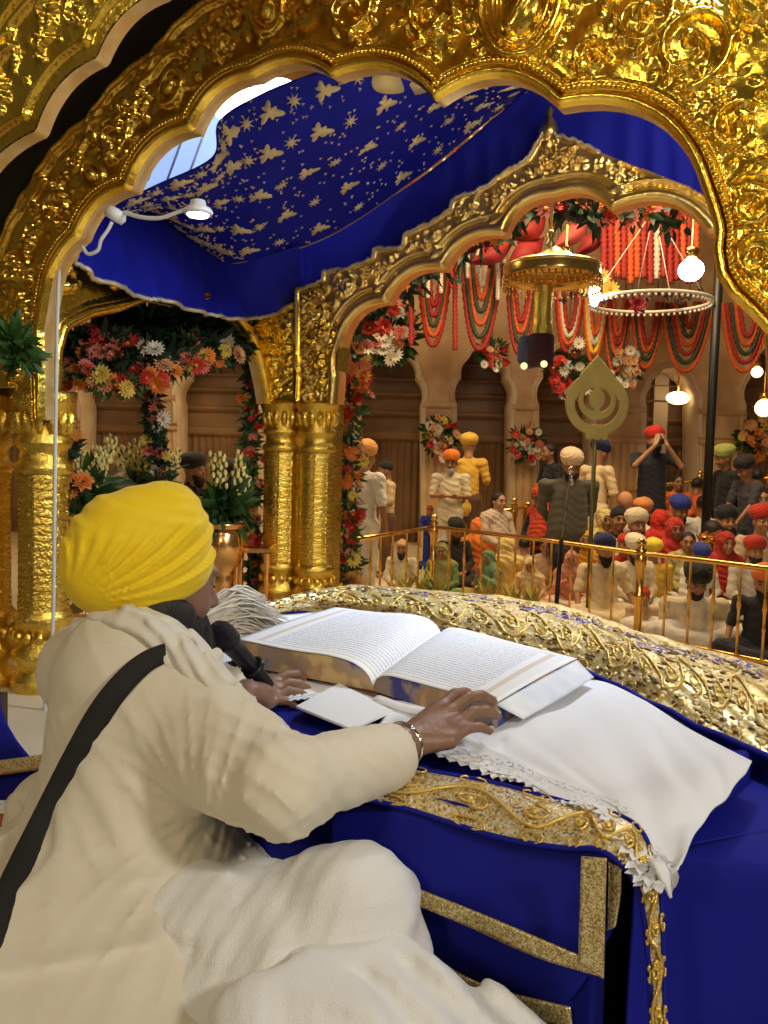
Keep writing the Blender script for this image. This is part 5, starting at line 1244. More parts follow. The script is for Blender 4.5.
RW = Relief(-8.2, 9.4, 0, 7.2, .02); mw = np.ones(RW.S.shape, bool)
for a_ in ARCHES: mw &= ~poly_mask(a_, RW.S, RW.Z)
RW.H += np.where(RW.Z < 1.95, .030*np.abs(np.sin(RW.S*PI/.13)), 0) + np.where((RW.Z > 1.95)&(RW.Z < 2.10), .06+.03*np.sin((RW.Z-1.95)*60), 0) + np.where((RW.Z > 2.46)&(RW.Z < 2.58), .05, 0)
RW.H += np.where(RW.Z > 5.9, .06, 0)
wl = struct(RW.build('wall_back', mw, WP, WU, WNn, MARB))
q = random.Random(12)
for k, a_ in enumerate(ARCHES):
    E = resample(a_, .03); o = sweep_edge('trim_%d' % (k+1), E, WP, WU, WNn, [(.10,.0),(.09,.03),(.05,.035),(.035,.015),(.02,.03),(0,.03),(0,-.75)], MARBP, None); struct(o)
# recess with curved horizontal ledges
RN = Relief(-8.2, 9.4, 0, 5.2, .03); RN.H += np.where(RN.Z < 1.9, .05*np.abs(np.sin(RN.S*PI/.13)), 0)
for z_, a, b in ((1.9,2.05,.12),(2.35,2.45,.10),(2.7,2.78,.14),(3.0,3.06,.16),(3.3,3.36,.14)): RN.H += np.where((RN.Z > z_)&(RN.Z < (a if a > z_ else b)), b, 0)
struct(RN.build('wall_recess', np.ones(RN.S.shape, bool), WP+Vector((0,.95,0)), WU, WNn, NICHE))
# pale lit doorway panel inside the seventh arch and its lamp
mb = MB(); a = wp(660,560); b = wp(684,372); mb.box(((a[0]+b[0])/2+.02, 15.88, 1.8), (b[0]-a[0], .12, 3.6)); struct(mb.build('door_1', mat('pale_door', (.74,.62,.46), .5), None, False))
wlm = mat('warm_lamp', (1,.8,.5), .5, emit=(1,.72,.38), estr=3.5)
cl_ = thing('ceiling_lamp', 'warm glowing lamp inside the doorway arch beyond the camera-raising man', 'lamp', (0,0,0))
mb = MB(); c = at(678,398,15.3); mb.ball(c, (.22,.1,.12), 14, 8); mb.build('shade', wlm, cl_); mb = MB(); mb.tube([c+Vector((0,0,.1)), c+Vector((0,.0,.9))], .02, 8); mb.build('stem', BRASS, cl_)

# ---- flowers -----------------------------------------------------------------
LEAFM = mat('leaf_green', (.04,.11,.02), .5, var=.4, vscale=8); LEAFD = mat('dark_leaf', (.012,.035,.012), .55)
FCOL = {'red': (.60,.03,.02), 'orange': (.85,.25,.03), 'pink': (.75,.20,.15), 'white': (.80,.76,.62), 'yellow': (.82,.60,.10), 'peach': (.82,.42,.20), 'maroon': (.22,.01,.015)}
FM = {}
def flower_mesh(kind, col, s):
    k = (kind, col, s)
    if k in FM: return FM[k]
    mb = MB(); m1_, m2_ = mat('petal_'+col, FCOL[col], .6, var=.3, vscale=30), mat('flower_eye', (.55,.30,.03), .7)
    if kind == 'daisy':
        for i in range(13): a = 2*PI*i/13; mb.petal((0,0,0), (math.cos(a), math.sin(a), .15), (0,0,1), s, s*.40, .15, 3)
        mb.cur = 1; mb.ball((0,0,.05*s), s*.22, 8, 5)
    elif kind == 'gerbera':
        for rg, (n, L, t) in enumerate(((14, 1., .1), (12, .75, .35), (9, .5, .8))):
            for i in range(n): a = 2*PI*(i+.5*rg)/n; mb.petal((0,0,.05*s*rg), (math.cos(a), math.sin(a), t), (0,0,1), s*L*.9, s*.46, .1, 3)
        mb.cur = 1; mb.ball((0,0,.15*s), s*.14, 7, 5)
    else:
        for rg, (n, L, t) in enumerate(((7, .8, .3), (6, .68, .9), (5, .52, 1.8), (3, .4, 3.))):
            for i in range(n): a = 2*PI*(i+.4*rg)/n; mb.petal((math.cos(a)*.1*s, math.sin(a)*.1*s, 0), (math.cos(a), math.sin(a), t), (0,0,1), s*L, s*.62, -.25, 3)
    o = mb.build('flower', [m1_, m2_]); me = o.data; bpy.data.objects.remove(o); FM[k] = me; return me
def put_flower(root, p, d, s, q, cols, kinds=('gerbera','rose','daisy')):
    c = q.choice(cols); k = 'daisy' if c == 'white' and q.random() < .7 else q.choice(kinds)
    o = bpy.data.objects.new('flower', flower_mesh(k, c, 1.0)); COL.objects.link(o); o.parent = root; o.location = p; o.scale = (s, s, s)
    o.rotation_euler = Vector(d).to_track_quat('Z', 'Y').to_euler(); return o
def foliage(root, pts, r, n, q, L=.10, m=LEAFM, name='foliage'):
    mb = MB()
    for _ in range(n):
        t = q.random()*(len(pts)-1); i = min(int(t), len(pts)-2); p = pts[i].lerp(pts[i+1], t-i); d = Vector((q.gauss(0,1), q.gauss(0,1), q.gauss(0,1))).normalized()
        mb.petal(p+d*r*q.uniform(0,.8), (d+Vector((0,0,q.uniform(-.6,.4)))).normalized(), Vector((q.gauss(0,1), q.gauss(0,1), q.gauss(0,1))), L*q.uniform(.6,1.3), L*.42, q.uniform(-.3,.3), 3)
    o = mb.build(name, m, root); o['kind'] = 'stuff'; return o
def garland(name, label, cat, pts, r, nf, fs_, cols, seed, nleaf=300, L=.10, m=LEAFM, kinds=('gerbera','rose','daisy'), group=None):
    q = random.Random(seed); pts = [Vector(p) for p in pts]; root = thing(name, label, cat, (0,0,0), 0, group)
    foliage(root, pts, r, nleaf, q, L, m)
    mb = MB(); mb.tube(pts, r*.35, 6); mb.build('core', LEAFD, root)
    for k in range(nf):
        t = (k+q.random()*.8)/nf*(len(pts)-1); i = min(int(t), len(pts)-2); p = pts[i].lerp(pts[i+1], t-i)
        d = Vector((q.gauss(0,.8), -1, q.gauss(.1,.6))).normalized(); off = Vector((q.uniform(-1,1)*r, 0, q.uniform(-1,1)*r*.7))
        put_flower(root, p+off+d*r*.55, d, fs_*q.uniform(.75,1.25), q, cols, kinds)
    return root
MIX = ['red','red','pink','orange','peach','white','yellow']
# garlands wound round the corner pillar and the side arch
garland('flower_garland', 'dense garland of pink and red blooms down the inner side of the corner pillar', 'garland', A_([(352,345,5.0),(352,380,5.0),(349,420,5.0),(349,470,5.0),(347,520,5.0),(348,570,5.05),(347,606,5.1)]), .075, 84, .050, ['red','pink','red','peach','yellow','orange'], 2, 620, .075)
garland('flower_garland', 'leafy garland with red and yellow blooms beside the corner pillar, near the gold urn', 'garland', A_([(246,352,4.8),(253,385,4.8),(251,430,4.8),(250,480,4.85),(251,530,4.9),(254,570,4.9),(256,600,4.9)]), .05, 44, .040, ['red','pink','yellow','orange'], 3, 600, .07)
garland('flower_garland', 'dark leafy garland with white and orange daisies hung across the side arch', 'garland', A_([(66,352,3.9),(90,345,3.9),(120,352,3.95),(150,365,4.0),(185,355,4.2),(215,345,4.4),(240,345,4.6)]), .09, 46, .052, ['white','white','orange','red','peach','pink'], 4, 1300, .075, LEAFD, ('gerbera','daisy'))
garland('flower_garland', 'dark foliage mass filling the crown of the side arch', 'garland', A_([(115,325,4.1),(150,330,4.15),(185,330,4.3),(215,328,4.5),(238,335,4.6)]), .13, 8, .05, ['white','red','orange'], 14, 2400, .085, LEAFD, ('gerbera','daisy'))
garland('flower_garland', 'orange and red blooms edging the lower rim of the side arch garland', 'garland', A_([(66,378,3.8),(90,375,3.8),(115,388,3.85),(140,382,3.9),(160,372,4.0),(200,362,4.2),(230,355,4.4)]), .045, 40, .050, ['orange','red','peach','pink','orange','yellow'], 24, 300, .06, LEAFM, ('gerbera',))
garland('flower_garland', 'short hanging strand of pale and red blooms in the middle of the side arch', 'garland', A_([(151,370,4.6),(151,400,4.6),(154,425,4.6),(158,450,4.6),(160,475,4.6)]), .045, 22, .042, ['white','pink','red','yellow'], 5, 380, .06, LEAFD)
garland('flower_garland', 'orange and red blooms trailing beside the gold column', 'garland', A_([(64,420,4.1),(66,445,4.1),(68,470,4.1),(76,500,4.1)]), .05, 12, .05, ['orange','orange','red'], 6, 90, .08, LEAFD)
mb = MB(); mb.tube([at(151,372,5.4), at(151,470,5.4), at(151,590,5.4)], .045, 10); o = mb.build('dark_post', mat('dark_bronze', (.03,.015,.01), .4, .3)); tag(o, 'slim dark post behind the hanging strand in the side arch', 'post')
garland('leaf_sprig', 'fresh green leaf sprig tucked above the capital of the conduit column', 'plant', A_([(10,330,2.75),(18,345,2.72),(20,362,2.72)]), .05, 0, .05, MIX, 9, 130, .075)
# bouquets on the far wall
def bouquet(px, py, Y, R, n, label, cols, seed, m=LEAFM):
    q = random.Random(seed); c = at(px, py, Y); root = thing('flower_bouquet', label, 'bouquet', tuple(c)); mb = MB()
    n = int(n*1.5)
    for _ in range(int(n*7)):
        d = Vector((q.gauss(0,1), -abs(q.gauss(0,.5)), q.gauss(0,1))).normalized(); mb.petal(d*R*q.uniform(.2,.8), d, Vector((q.gauss(0,1),-1,q.gauss(0,1))), R*.36, R*.17, .2, 3)
    o = mb.build('foliage', m, root); o['kind'] = 'stuff'
    if Y < 14.5: mbw = MB(); mbw.tube([(0,.02,0), (0,.02,7.25-c.z)], .004, 4); mbw.build('wire', BLK, root)
    for _ in range(n):
        a = q.uniform(0, 6.3); rr_ = R*math.sqrt(q.random())*.9; put_flower(root, Vector((rr_*math.cos(a)*.8, -R*.4-q.random()*.1, rr_*math.sin(a)*1.15)), (q.gauss(0,.4), -1, q.gauss(.1,.4)), R*q.uniform(.20,.32), q, cols)
for a_ in ((440,436,14.8,.38,16,'pale and red bouquet on the fluted pier beside the orange turban',['white','peach','red','yellow'],1),
           (525,443,14.8,.36,16,'pink and white bouquet on the pier near the yellow-shirted man',['pink','white','peach','red'],2),
           (390,335,13.6,.55,20,'bouquet of white buds and red blooms high beside the pierced arch',['white','white','red','pink'],3),
           (492,356,13.6,.30,14,'small bouquet with pale buds beneath the swags above the tall pier',['white','peach','red'],4),
           (568,372,13.4,.42,18,'red and maroon bouquet hanging just beside the round gold emblem',['red','maroon','red','white'],5),
           (622,370,13.4,.32,14,'pale yellow and white bouquet peeping out behind the gold emblem',['white','yellow','peach'],6),
           (752,440,14.8,.38,18,'orange and yellow bouquet near the frame edge above the dark-shirted man',['orange','yellow','peach'],7)): bouquet(*a_)
# hanging swags
GC = {'o': mat('marigold_orange', (.68,.10,.015), .7, var=.3, vscale=20), 'r': mat('marigold_red', (.38,.02,.013), .7, var=.3, vscale=20), 'g': mat('leaf_strand', (.035,.05,.02), .6), 'y': mat('marigold_yellow', (.80,.48,.04), .7), 'w': mat('white_bud_strand', (.62,.52,.38), .6)}
def strand(name, m, pts, r, root, bead=2.0):
    L = sum((Vector(a)-Vector(b)).length for a, b in zip(pts[:-1], pts[1:])); n = max(6, int(L/(r*bead)))*2
    P = catmull([tuple(p) for p in pts], n); mb = MB(); mb.tube([tuple(p) for p in P], [r*(1.0 if i % 2 else .62) for i in range(n)], 6); return mb.build(name, m, root)
def swag(x0, x1, yt, yb, Y, cols, label, seed, dx=.11):
    root = thing('flower_swag', label, 'garland', (0,0,0)); n = len(cols); a0, a1 = at(x0, yt, Y), at(x1, yt, Y); zb = at((x0+x1)/2, yb, Y).z
    for k, c in enumerate(cols):
        w = 1-k*dx*1.45; m_ = (a0+a1)/2; hw = (a1-a0)/2*w; sag = (a0.z-zb)*(1-k*.125); P = []
        for i in range(13):
            t = -1+2*i/12; P.append(m_+hw*t+Vector((0,-.02*k,-sag*(1-abs(t)**2.3))))
        strand('strand', GC[c], P, .042, root)
    for e_ in (a0, a1): mbw = MB(); mbw.tube([e_, Vector((e_.x, e_.y, 7.25))], .004, 4); mbw.build('wire', BLK, root)
SW = [(419,451,268,346,13.0,'rogrr','swag of orange and red strands nearest the corner pillar, maroon bloom inside'),
      (461,504,250,350,13.0,'rgogow','tall swag with pale bud strands hanging against the pier'),
      (507,538,270,354,13.1,'rgor','narrow swag just left of the hanging gold canopy'.replace('left of','before')),
      (556,584,292,352,13.2,'rowr','swag of thin orange loops beneath the small bright bulb'),
      (584,608,290,362,13.2,'oywo','pale yellow and orange swag directly above the gold emblem'),
      (604,632,300,372,13.3,'ogoro','deep orange swag beginning beside the emblem tip'),
      (632,664,303,368,13.3,'ogor','orange and green swag above the man raising his camera'),
      (662,714,303,372,13.3,'ogrogr','wide orange and green swag reaching the black pole'),
      (722,772,303,372,13.3,'orgor','swag past the black pole at the frame edge')]
for i, a_ in enumerate(SW): swag(a_[0], a_[1], a_[2], a_[3], a_[4], a_[5], a_[6], i)
# straight hanging ropes
q = random.Random(5)
TOP = lambda p: [Vector((p.x, p.y, 7.26)), Vector((p.x, p.y, (7.26+p.z)/2))]
HR = [(404,238,300,'r'),(455,252,350,'r'),(411,270,345,'r'),(498,240,300,'w'),(549,300,352,'o'),(520,222,262,'r')]
for i, (x, y0, y1, c) in enumerate(HR):
    o = strand('flower_rope', GC[c], TOP(at(x, y0, 12.8))+[at(x, y0, 12.8), at(x, (y0+y1)/2, 12.8), at(x, y1, 12.8)], .045, None); tag(o, 'single straight flower rope hanging between the swags', 'garland', 'straight flower ropes')
for i in range(15):
    x = 604+i*6.6; y1 = 280+4*math.sin(i*2.); c = 'rroroorrwr'[i % 10]
    o = strand('flower_rope', GC[c], TOP(at(x, 212, 12.2))+[at(x, 212, 12.2), at(x, 250, 12.2), at(x, y1, 12.2)], .062, None); tag(o, 'thick red flower rope in the row hanging inside the pierced arch', 'garland', 'red flower ropes in the arch')
for i in range(8):
    x = 428+i*10.5+3*math.sin(i); y0 = 252-i*5
    o = strand('flower_rope', GC['wwrgwwgw'[i]], TOP(at(x, y0, 12.6))+[at(x, y0, 12.6), at(x, y0+18, 12.6), at(x, y0+46, 12.6)], .038, None); tag(o, 'thin pale bud rope above the swags near the arch rim', 'garland', 'pale bud ropes')
# dark pompoms on a line
for i in range(15):
    x = 552+i*10.6; c = at(x, 296+4*math.sin(i*1.7), 11.8); mb = MB(); 
    for k in range(14): mb.petal((0,0,0), (q.gauss(0,1), q.gauss(0,1), q.gauss(0,1)), (0,1,.3), .075, .05, .2, 2)
    mb.tube([(0,0,.04),(0,0,.30)], .006, 4); o = mb.build('dark_rosette', mat('petal_maroon2', (.035,.012,.015), .6)); o.location = c; tag(o, 'small dark maroon rosette in the row across the arch', 'rosette', 'dark maroon rosettes')
rt_ = thing('flower_bouquet', 'single round crimson bloom hanging among the dark rosettes', 'flower', tuple(at(638,305,11.7)))
for k in range(1): put_flower(rt_, (0,0,0), (0,-1,0), .16, q, ['maroon'], ('rose',))
for i, (x, y) in enumerate(((592,268),(601,278),(587,285),(610,290))):
    r_ = thing('yellow_bloom', 'yellow bloom hanging by the white glare in the arch', 'flower', tuple(at(x,y,11.6)), 0, 'yellow blooms by the glare'); put_flower(r_, (0,0,0), (0,-1,-.2), .15, q, ['yellow'], ('gerbera',))
# big fabric petals in the crown of the arch
RP = mat('red_fabric', (.34,.015,.012), .7, var=.35, vscale=4); PP = mat('pink_fabric', (.60,.10,.085), .7, var=.2)
def big_petal(label, pts, Y, wid, m, grp=None):
    a, b = at(*pts[0], Y), at(*pts[1], Y+.3); d = b-a; L = d.length; mb = MB(); n = 10; sd = d.cross(Vector((0,1,0))).normalized(); vs = []
    for i in range(n+1):
        t = i/n; w_ = wid*.6*math.sin(PI*t)**1.1; p = a+d*t+Vector((0,-.25*math.sin(PI*t),-.08*math.sin(PI*t)))
        for j in range(-3, 4): vs.append(p+sd*w_*j/3+Vector((0,.12*(abs(j)/3)**2, .0)))
    k = len(vs); vs += [v+Vector((0,.02,0)) for v in vs]; fs = []
    for i in range(n):
        for j in range(6): a_ = i*7+j; fs += [(a_, a_+1, a_+8, a_+7), (a_+k+7, a_+k+8, a_+k+1, a_+k)]
    o = mb.add(vs, fs).build('fabric_petal', m); tag(o, label, 'decoration', grp); return o
for (p0, p1, w_, m_, lb) in (((553,248),(592,213),.22,PP,'pale pink fabric petal slanting across the arch crown'), ((560,216),(600,200),.25,RP,'red fabric petal touching the crown of the pierced arch'), ((575,255),(606,222),.20,RP,'deep red fabric petal beside the pink one'), ((508,262),(545,236),.30,RP,'broad red fabric petal beside the canopy rod'), ((512,238),(548,212),.28,RP,'upper red fabric petal left of the rod'.replace('left of','before')), ((600,235),(648,214),.28,RP,'red fabric petal above the thick ropes'), ((470,262),(515,240),.22,RP,'red fabric petal nearest the tall swag'), ((648,228),(705,218),.24,RP,'red fabric petal near the end of the pierced arch'), ((345,345),(362,318),.30,RP,'red fabric fold behind the corner pillar head'), ((110,318),(128,300),.12,RP,'red fabric petal inside the side arch spandrel')):
    big_petal(lb, (p0, p1), 12.4 if p0[0] > 200 else 4.9, w_, m_)
garland('flower_garland', 'mixed red and green floral fringe lining the underside of the pierced arch', 'garland', A_([(352,330,10.),(380,312,10.),(405,285,10.),(440,268,10.),(470,245,10.),(505,226,10.),(540,205,10.),(570,205,10.),(600,216,10.),(640,212,10.),(680,225,10.)]), .16, 44, .12, ['red','red','maroon','orange','pink'], 44, 420, .2, LEAFD)
# hoop with pearl edge
mb = MB(); c = at(650,302,11.4); mb.tube([c+Vector((.78*math.cos(a), .78*math.sin(a), 0)) for a in np.linspace(0, 2*PI, 50)], .022, 8, False)
for k in range(60): a = 2*PI*k/60; mb.ball(c+Vector((.78*math.cos(a), .78*math.sin(a), -.045)), .022, 6, 4)
for k in range(4): a = PI/2*k; mb.tube([c+Vector((.78*math.cos(a), .78*math.sin(a), 0)), c+Vector((0,0,1.2))], .006, 5)
o = mb.build('hanging_hoop', mat('pearl', (.75,.70,.60), .35)); tag(o, 'pearl-edged hoop hanging above the orange swags', 'decoration')
# ---- hanging gold canopy (umbrella) with drum
u = thing('hanging_canopy', 'small gold umbrella-shaped canopy with fringe and drum on a rod', 'canopy', (0,0,0)); c = at(553,268,7.6)
mb = MB(); mb.lathe([(0,.20),(.06,.17),(.10,.13),(.26,.07),(.38,.04),(.42,.02),(.43,-.0),(.41,-.01)], c, 40); mb.build('dome', GOLDP, u)
mb = MB(); mb.lathe([(.42,.0),(.425,-.06),(.42,-.12),(.41,-.12),(.41,-.0)], c, 40); mb.build('rim', BRASS, u)
mb = MB()
for k in range(48): a = 2*PI*k/48; d = Vector((math.cos(a), math.sin(a), 0)); mb.tube([c+d*.425+Vector((0,0,-.10)), c+d*.425+Vector((0,0,-.19+.02*(k%2)))], [.010,.006], 5); mb.ball(c+d*.425+Vector((0,0,-.19)), .013, 6, 4)
o = mb.build('fringe', BRASS, u)
mb = MB(); rp0 = at(549,205,7.6); mb.tube([c+Vector((-.03,0,.15)), c+Vector((-.03,0,1.6))], .014, 8); mb.lathe([(0,.34),(.025,.32),(.04,.28),(.02,.24),(.05,.20),(.02,.17)], c+Vector((-.03,0,0)), 14); mb.build('rod', GOLDP, u)
c2 = at(543,312,7.4); mb = MB(); mb.lathe([(0,.26),(.07,.25),(.085,.22),(.075,.18),(.085,.15),(.08,.0),(.085,-.10),(.095,-.14),(.085,-.18),(.09,-.21),(0,-.21)], c2, 28); mb.build('drum', GOLDR, u)
mb = MB(); c3 = at(541,350,7.4); mb.lathe([(0,.13),(.10,.13),(.11,.10),(.11,-.12),(.10,-.14),(0,-.14)], c3, 28); mb.build('velvet_drum', mat('dark_velvet', (.05,.012,.03), .8), u)
mb = MB(); c4 = at(529,352,7.5); mb.lathe([(.0,.14),(.085,.13),(.10,.06),(.10,-.08),(.05,-.14),(0,-.14)], c4, 24); mb.build('blue_drape', mat('slate_blue', (.08,.10,.22), .7), u)
for x, y in ((524,366),(544,364)): mb = MB(); mb.ball(at(x,y,7.25), .030, 10, 8); mb.build('bulb', mat('dim_bulb', (.7,.6,.3), .3, emit=(1,.8,.4), estr=1.2), u)
# ---- round gold emblem on a pole
em = thing('gold_emblem', 'round dull gold emblem with pointed blade and open ring on a pole', 'emblem', (0,0,0)); EC = at(597,403,8.3); K = 8.3/FPX
S = SDF((EC.x-.36, EC.y-.03, EC.z-.42), (EC.x+.36, EC.y+.03, EC.z+.52), .0058); X = (S.ax[0][:,None,None]-EC.x)/K; Zz = (S.ax[2][None,None,:]-EC.z)/K; Yy = S.ax[1][None,:,None]-EC.y
X = X+.03*Zz; r_ = np.hypot(X, Zz+1); ring_ = np.abs(r_-26.0)-5.6; disc = np.hypot(X, Zz-2)-19.0
tri = np.maximum(np.abs(X)*.80+(Zz-46)*.60-0, -(Zz-14)); tri = np.maximum(tri, np.hypot(X, Zz-16)-32); tri = np.maximum(np.abs(X)-17.5+np.maximum(Zz-28,0)*.0, np.maximum((np.abs(X)*.74+(Zz-47)*.67), 8-Zz))
D = np.minimum(np.minimum(ring_, disc), tri); 
for e in (-1,1):
    cres = np.maximum(np.hypot(X-e*2, Zz-3)-11.5, -(np.hypot(X+e*3.0, Zz-4)-11.2)); cres = np.maximum(cres, -(e*X-3.5)); D = np.maximum(D, -cres)
    D = np.minimum(D, np.hypot(X-e*8, Zz+33)-3.6)
gap = np.maximum(np.abs(r_-20.5)-1.3, np.abs(X)*0+(Zz-3)); gap = np.maximum(gap, 5.5-np.abs(X)); D = np.maximum(D, -gap)
D = np.minimum(D, np.hypot(X, Zz+31)-6.0)
S.D = np.maximum(D*K, np.abs(Yy)-.011).astype(np.float32); S.mesh('emblem_plate', KHANDA, em)
mb = MB(); mb.tube([(EC.x, EC.y+.02, EC.z-.28), (EC.x, EC.y+.02, 0)], .022, 10); mb.build('pole', mat('olive_metal', (.12,.12,.05), .4, .6), em)
mb = MB(); mb.lathe([(0,.06),(.03,.06),(.16,.03),(.17,0),(0,0)], (EC.x, EC.y+.02, .001), 24); mb.build('pole_base', MATS['olive_metal'], em)
# ---- black pole, hall microphone stand
mb = MB(); a = at(713,380,11.2); mb.tube([(a.x, a.y, 0), (a.x, a.y, 4.9)], .058, 12); mb.lathe([(0,.03),(.16,.03),(.16,0),(0,0)], (a.x, a.y, .001), 20); o = mb.build('black_pole', mat('black_paint', (.01,.012,.011), .4)); tag(o, 'tall plain black pole rising in front of the marble pier', 'pole')
ms = thing('microphone_stand', 'thin microphone stand before the man in grey shirt', 'microphone stand', (0,0,0)); a = at(571,470,7.3); b = at(561,545,7.15); cc_ = Vector((b.x-.02, b.y, 0))
mb = MB(); mb.tube([a+Vector((0,.02,-.04)), b], .008, 8); mb.build('boom', mat('grey_metal', (.25,.24,.22), .3, .8), ms); mb = MB(); mb.tube([b+Vector((0,0,.05)), Vector((b.x-.03,b.y,.03))], .020, 10); mb.build('pole', BLK, ms)
mb = MB(); mb.ball(a, (.026,.026,.032), 12, 8); mb.build('grille', MATS['chrome'], ms); mb = MB(); mb.tube([a+Vector((0,.0,-.01)), a+Vector((.015,.0,-.13))], [.018,.012], 10); mb.build('microphone_body', MATS['chrome'], ms)
for k in range(3): mb = MB(); t = 2*PI*k/3+.4; mb.tube([Vector((b.x-.03,b.y,.10)), Vector((b.x-.03+.28*math.cos(t), b.y+.28*math.sin(t), .012))], .010, 6); mb.build('leg', BLK, ms)
# ---- bulbs
def bulb(px, py, Y, r, label, e=30, m=None, r2=None):
    b = thing('light_bulb', label, 'lamp', (0,0,0)); c = at(px, py, Y); mb = MB(); mb.ball(c, (r, r, r2 or r), 14, 10); mb.build('globe', m or mat('bulb_glow', (1,1,1), .5, emit=(1,.97,.90), estr=22), b)
    mb = MB(); mb.lathe([(.0,.0),(r*.5,0),(r*.55,r*.8),(.012,r*1.0),(.012,r*4),(0,r*4)], c+Vector((0,0,r*.85)), 12); mb.build('holder', BRASS, b)
bulb(566,258,7.8,.060,'small bright bulb just above the hanging gold canopy'); bulb(691,270,8.6,.125,'large glaring bulb near the end of the pierced arch', r2=.11); bulb(595,291,11.0,.075,'tall white glare among the yellow blooms', r2=.2); bulb(764,408,13.5,.14,'warm wall lamp at the frame edge', m=wlm); bulb(757,372,13.6,.09,'upper warm wall lamp near the frame edge', m=wlm)
# ---- brass railings
def baluster(p, z0, z1, r, root, name='baluster'):
    H = z1-z0; prof = [(0,0),(r*1.3,0),(r*1.3,.02),(r*.8,.04),(r*.8,H*.30),(r*1.15,H*.33),(r*.8,H*.36),(r*.85,H*.5),(r*1.5,H*.56),(r*.9,H*.62),(r*1.15,H*.65),(r*.8,H*.68),(r*.8,H-.03),(r*1.1,H-.01),(r*1.1,H),(0,H)]
    mb = MB(); mb.lathe([(a, z0+b) for a, b in prof], (p.x, p.y, 0), 12); return mb.build(name, BRASS, root)
def post(p, ztop, r, root, z0=0.):
    mb = MB(); H = ztop-z0; prof = [(0,0),(r*1.6,0),(r*1.6,.03),(r*1.1,.06),(r*1.35,.10),(r*1.05,.13),(r*1.05,H*.42),(r*1.5,H*.45),(r*1.5,H*.48),(r*1.0,H*.51),(r*1.05,H*.72),(r*1.45,H*.76),(r*1.45,H-.16),(r*1.0,H-.13),(r*1.5,H-.10),(r*.7,H-.085),(r*1.1,H-.06),(r*1.15,H-.04),(r*.7,H-.01),(0,H)]
    mb.lathe([(a, z0+b) for a, b in prof], (p.x, p.y, 0), 18); return mb.build('post', BRASS, root)
rl = thing('brass_railing', 'polished brass railing with balusters in front of the seated crowd', 'railing', (0,0,0))
RT = [(345,541),(393,533.5),(434,527),(554,541),(641,553),(768,568.5),(840,577)]
RT3 = [atz(x, y, .82) for x, y in RT]
def on_rail(px, seg=None):
    for i in range(len(RT)-1):
        if RT[i][0] <= px <= RT[i+1][0]: y = RT[i][1]+(RT[i+1][1]-RT[i][1])*(px-RT[i][0])/(RT[i+1][0]-RT[i][0]); return atz(px, y, .82)
mb = MB(); mb.tube(RT3[:3], .022, 10); mb.tube(RT3[2:], .022, 10); mb.build('top_rail', BRASS, rl)
mb = MB(); low_ = [Vector((p.x, p.y, .10)) for p in RT3]; mb.tube(low_[:3], .018, 10); mb.tube(low_[2:], .018, 10); mb.build('bottom_rail', BRASS, rl)
for x in (434,641): post(on_rail(x), .97 if x < 500 else .95, .034, rl)
for x in (357,371,381,393,407,419,450,465,482,499,516,534,552,572,592,614,667,691,715,741,767,795): baluster(on_rail(x), .10, .82, .013, rl)
rl2 = thing('brass_railing', 'farther brass railing behind the seated crowd', 'railing', (0,0,0))
R2_ = [at(480,514,11.8), at(514,509,11.9), at(553,504,12.2), at(592,501,12.6), at(651,487,13.4), at(700,480,13.9), at(770,478,14.0)]
mb = MB(); mb.tube(R2_, .028, 8); mb.build('top_rail', BRASS, rl2); mb = MB(); mb.tube([Vector((p.x, p.y, .15)) for p in R2_], .022, 8); mb.build('bottom_rail', BRASS, rl2)
for p in R2_[1:]: post(p, p.z+.17, .040, rl2)
post(at(528,507,12.0), 1.02, .04, rl2)
for i in range(len(R2_)-1):
    for t in (.25,.5,.75): p = R2_[i].lerp(R2_[i+1], t); baluster(p, .15, p.z, .015, rl2)
# ---- gold urns with tuberoses behind the side arch
def urn_plant(px, Y, ytop, r, label, seed, n=9, spread=.16):
    q = random.Random(seed); c = at(px, ytop, Y); root = thing('urn_plant', label, 'potted plant', (0,0,0)); z0 = FLZ+.02; H = c.z-z0
    mb = MB(); mb.lathe([(0,.0),(r*.9,0),(r*.95,.02),(r*.55,.05),(r*.4,H*.3),(r*.55,H*.42),(r*.45,H*.46),(r*.9,H*.58),(r*1.05,H*.75),(r*.95,H*.88),(r*.85,H*.92),(r*1.1,H*.97),(r*1.12,H),(r*1.0,H),(r*.9,H*.9),(0,H*.88)], (c.x, c.y, z0), 32); mb.build('urn', COPPER, root)
    foliage(root, [c+Vector((-.03,0,.03)), c+Vector((.03,0,.14))], .12, 170, q, .13, LEAFM)
    for k in range(n):
        a = q.uniform(0, 6.3); d = Vector((math.cos(a)*spread*q.uniform(.3,1.1), math.sin(a)*.08, .28+q.uniform(-.05,.12))); b = c; tp = c+d; mb = MB(); mb.cur = 0
        mb.tube([b, b.lerp(tp,.5)+Vector((0,0,.03)), tp], .005, 5); mb.cur = 1
        for j in range(13):
            t = .5+.5*j/13; p = b.lerp(tp, t); aa = j*2.4; mb.ball(p+Vector((math.cos(aa)*.016, math.sin(aa)*.016, .01)), (.011,.011,.018), 6, 4)
        mb.build('flower_stem', [LEAFM, mat('tuberose', (.88,.74,.28), .6)], root)
urn_plant(86,4.5,512,.125,'gold urn of cream tuberose spikes nearest the gold column',1,17,.2)
urn_plant(150,4.9,505,.12,'gold urn of cream tuberose spikes just above the yellow turban',2,22,.26)
urn_plant(224,4.55,522,.105,'gold urn of cream tuberose spikes between the turban and corner pillar',3,8,.14)
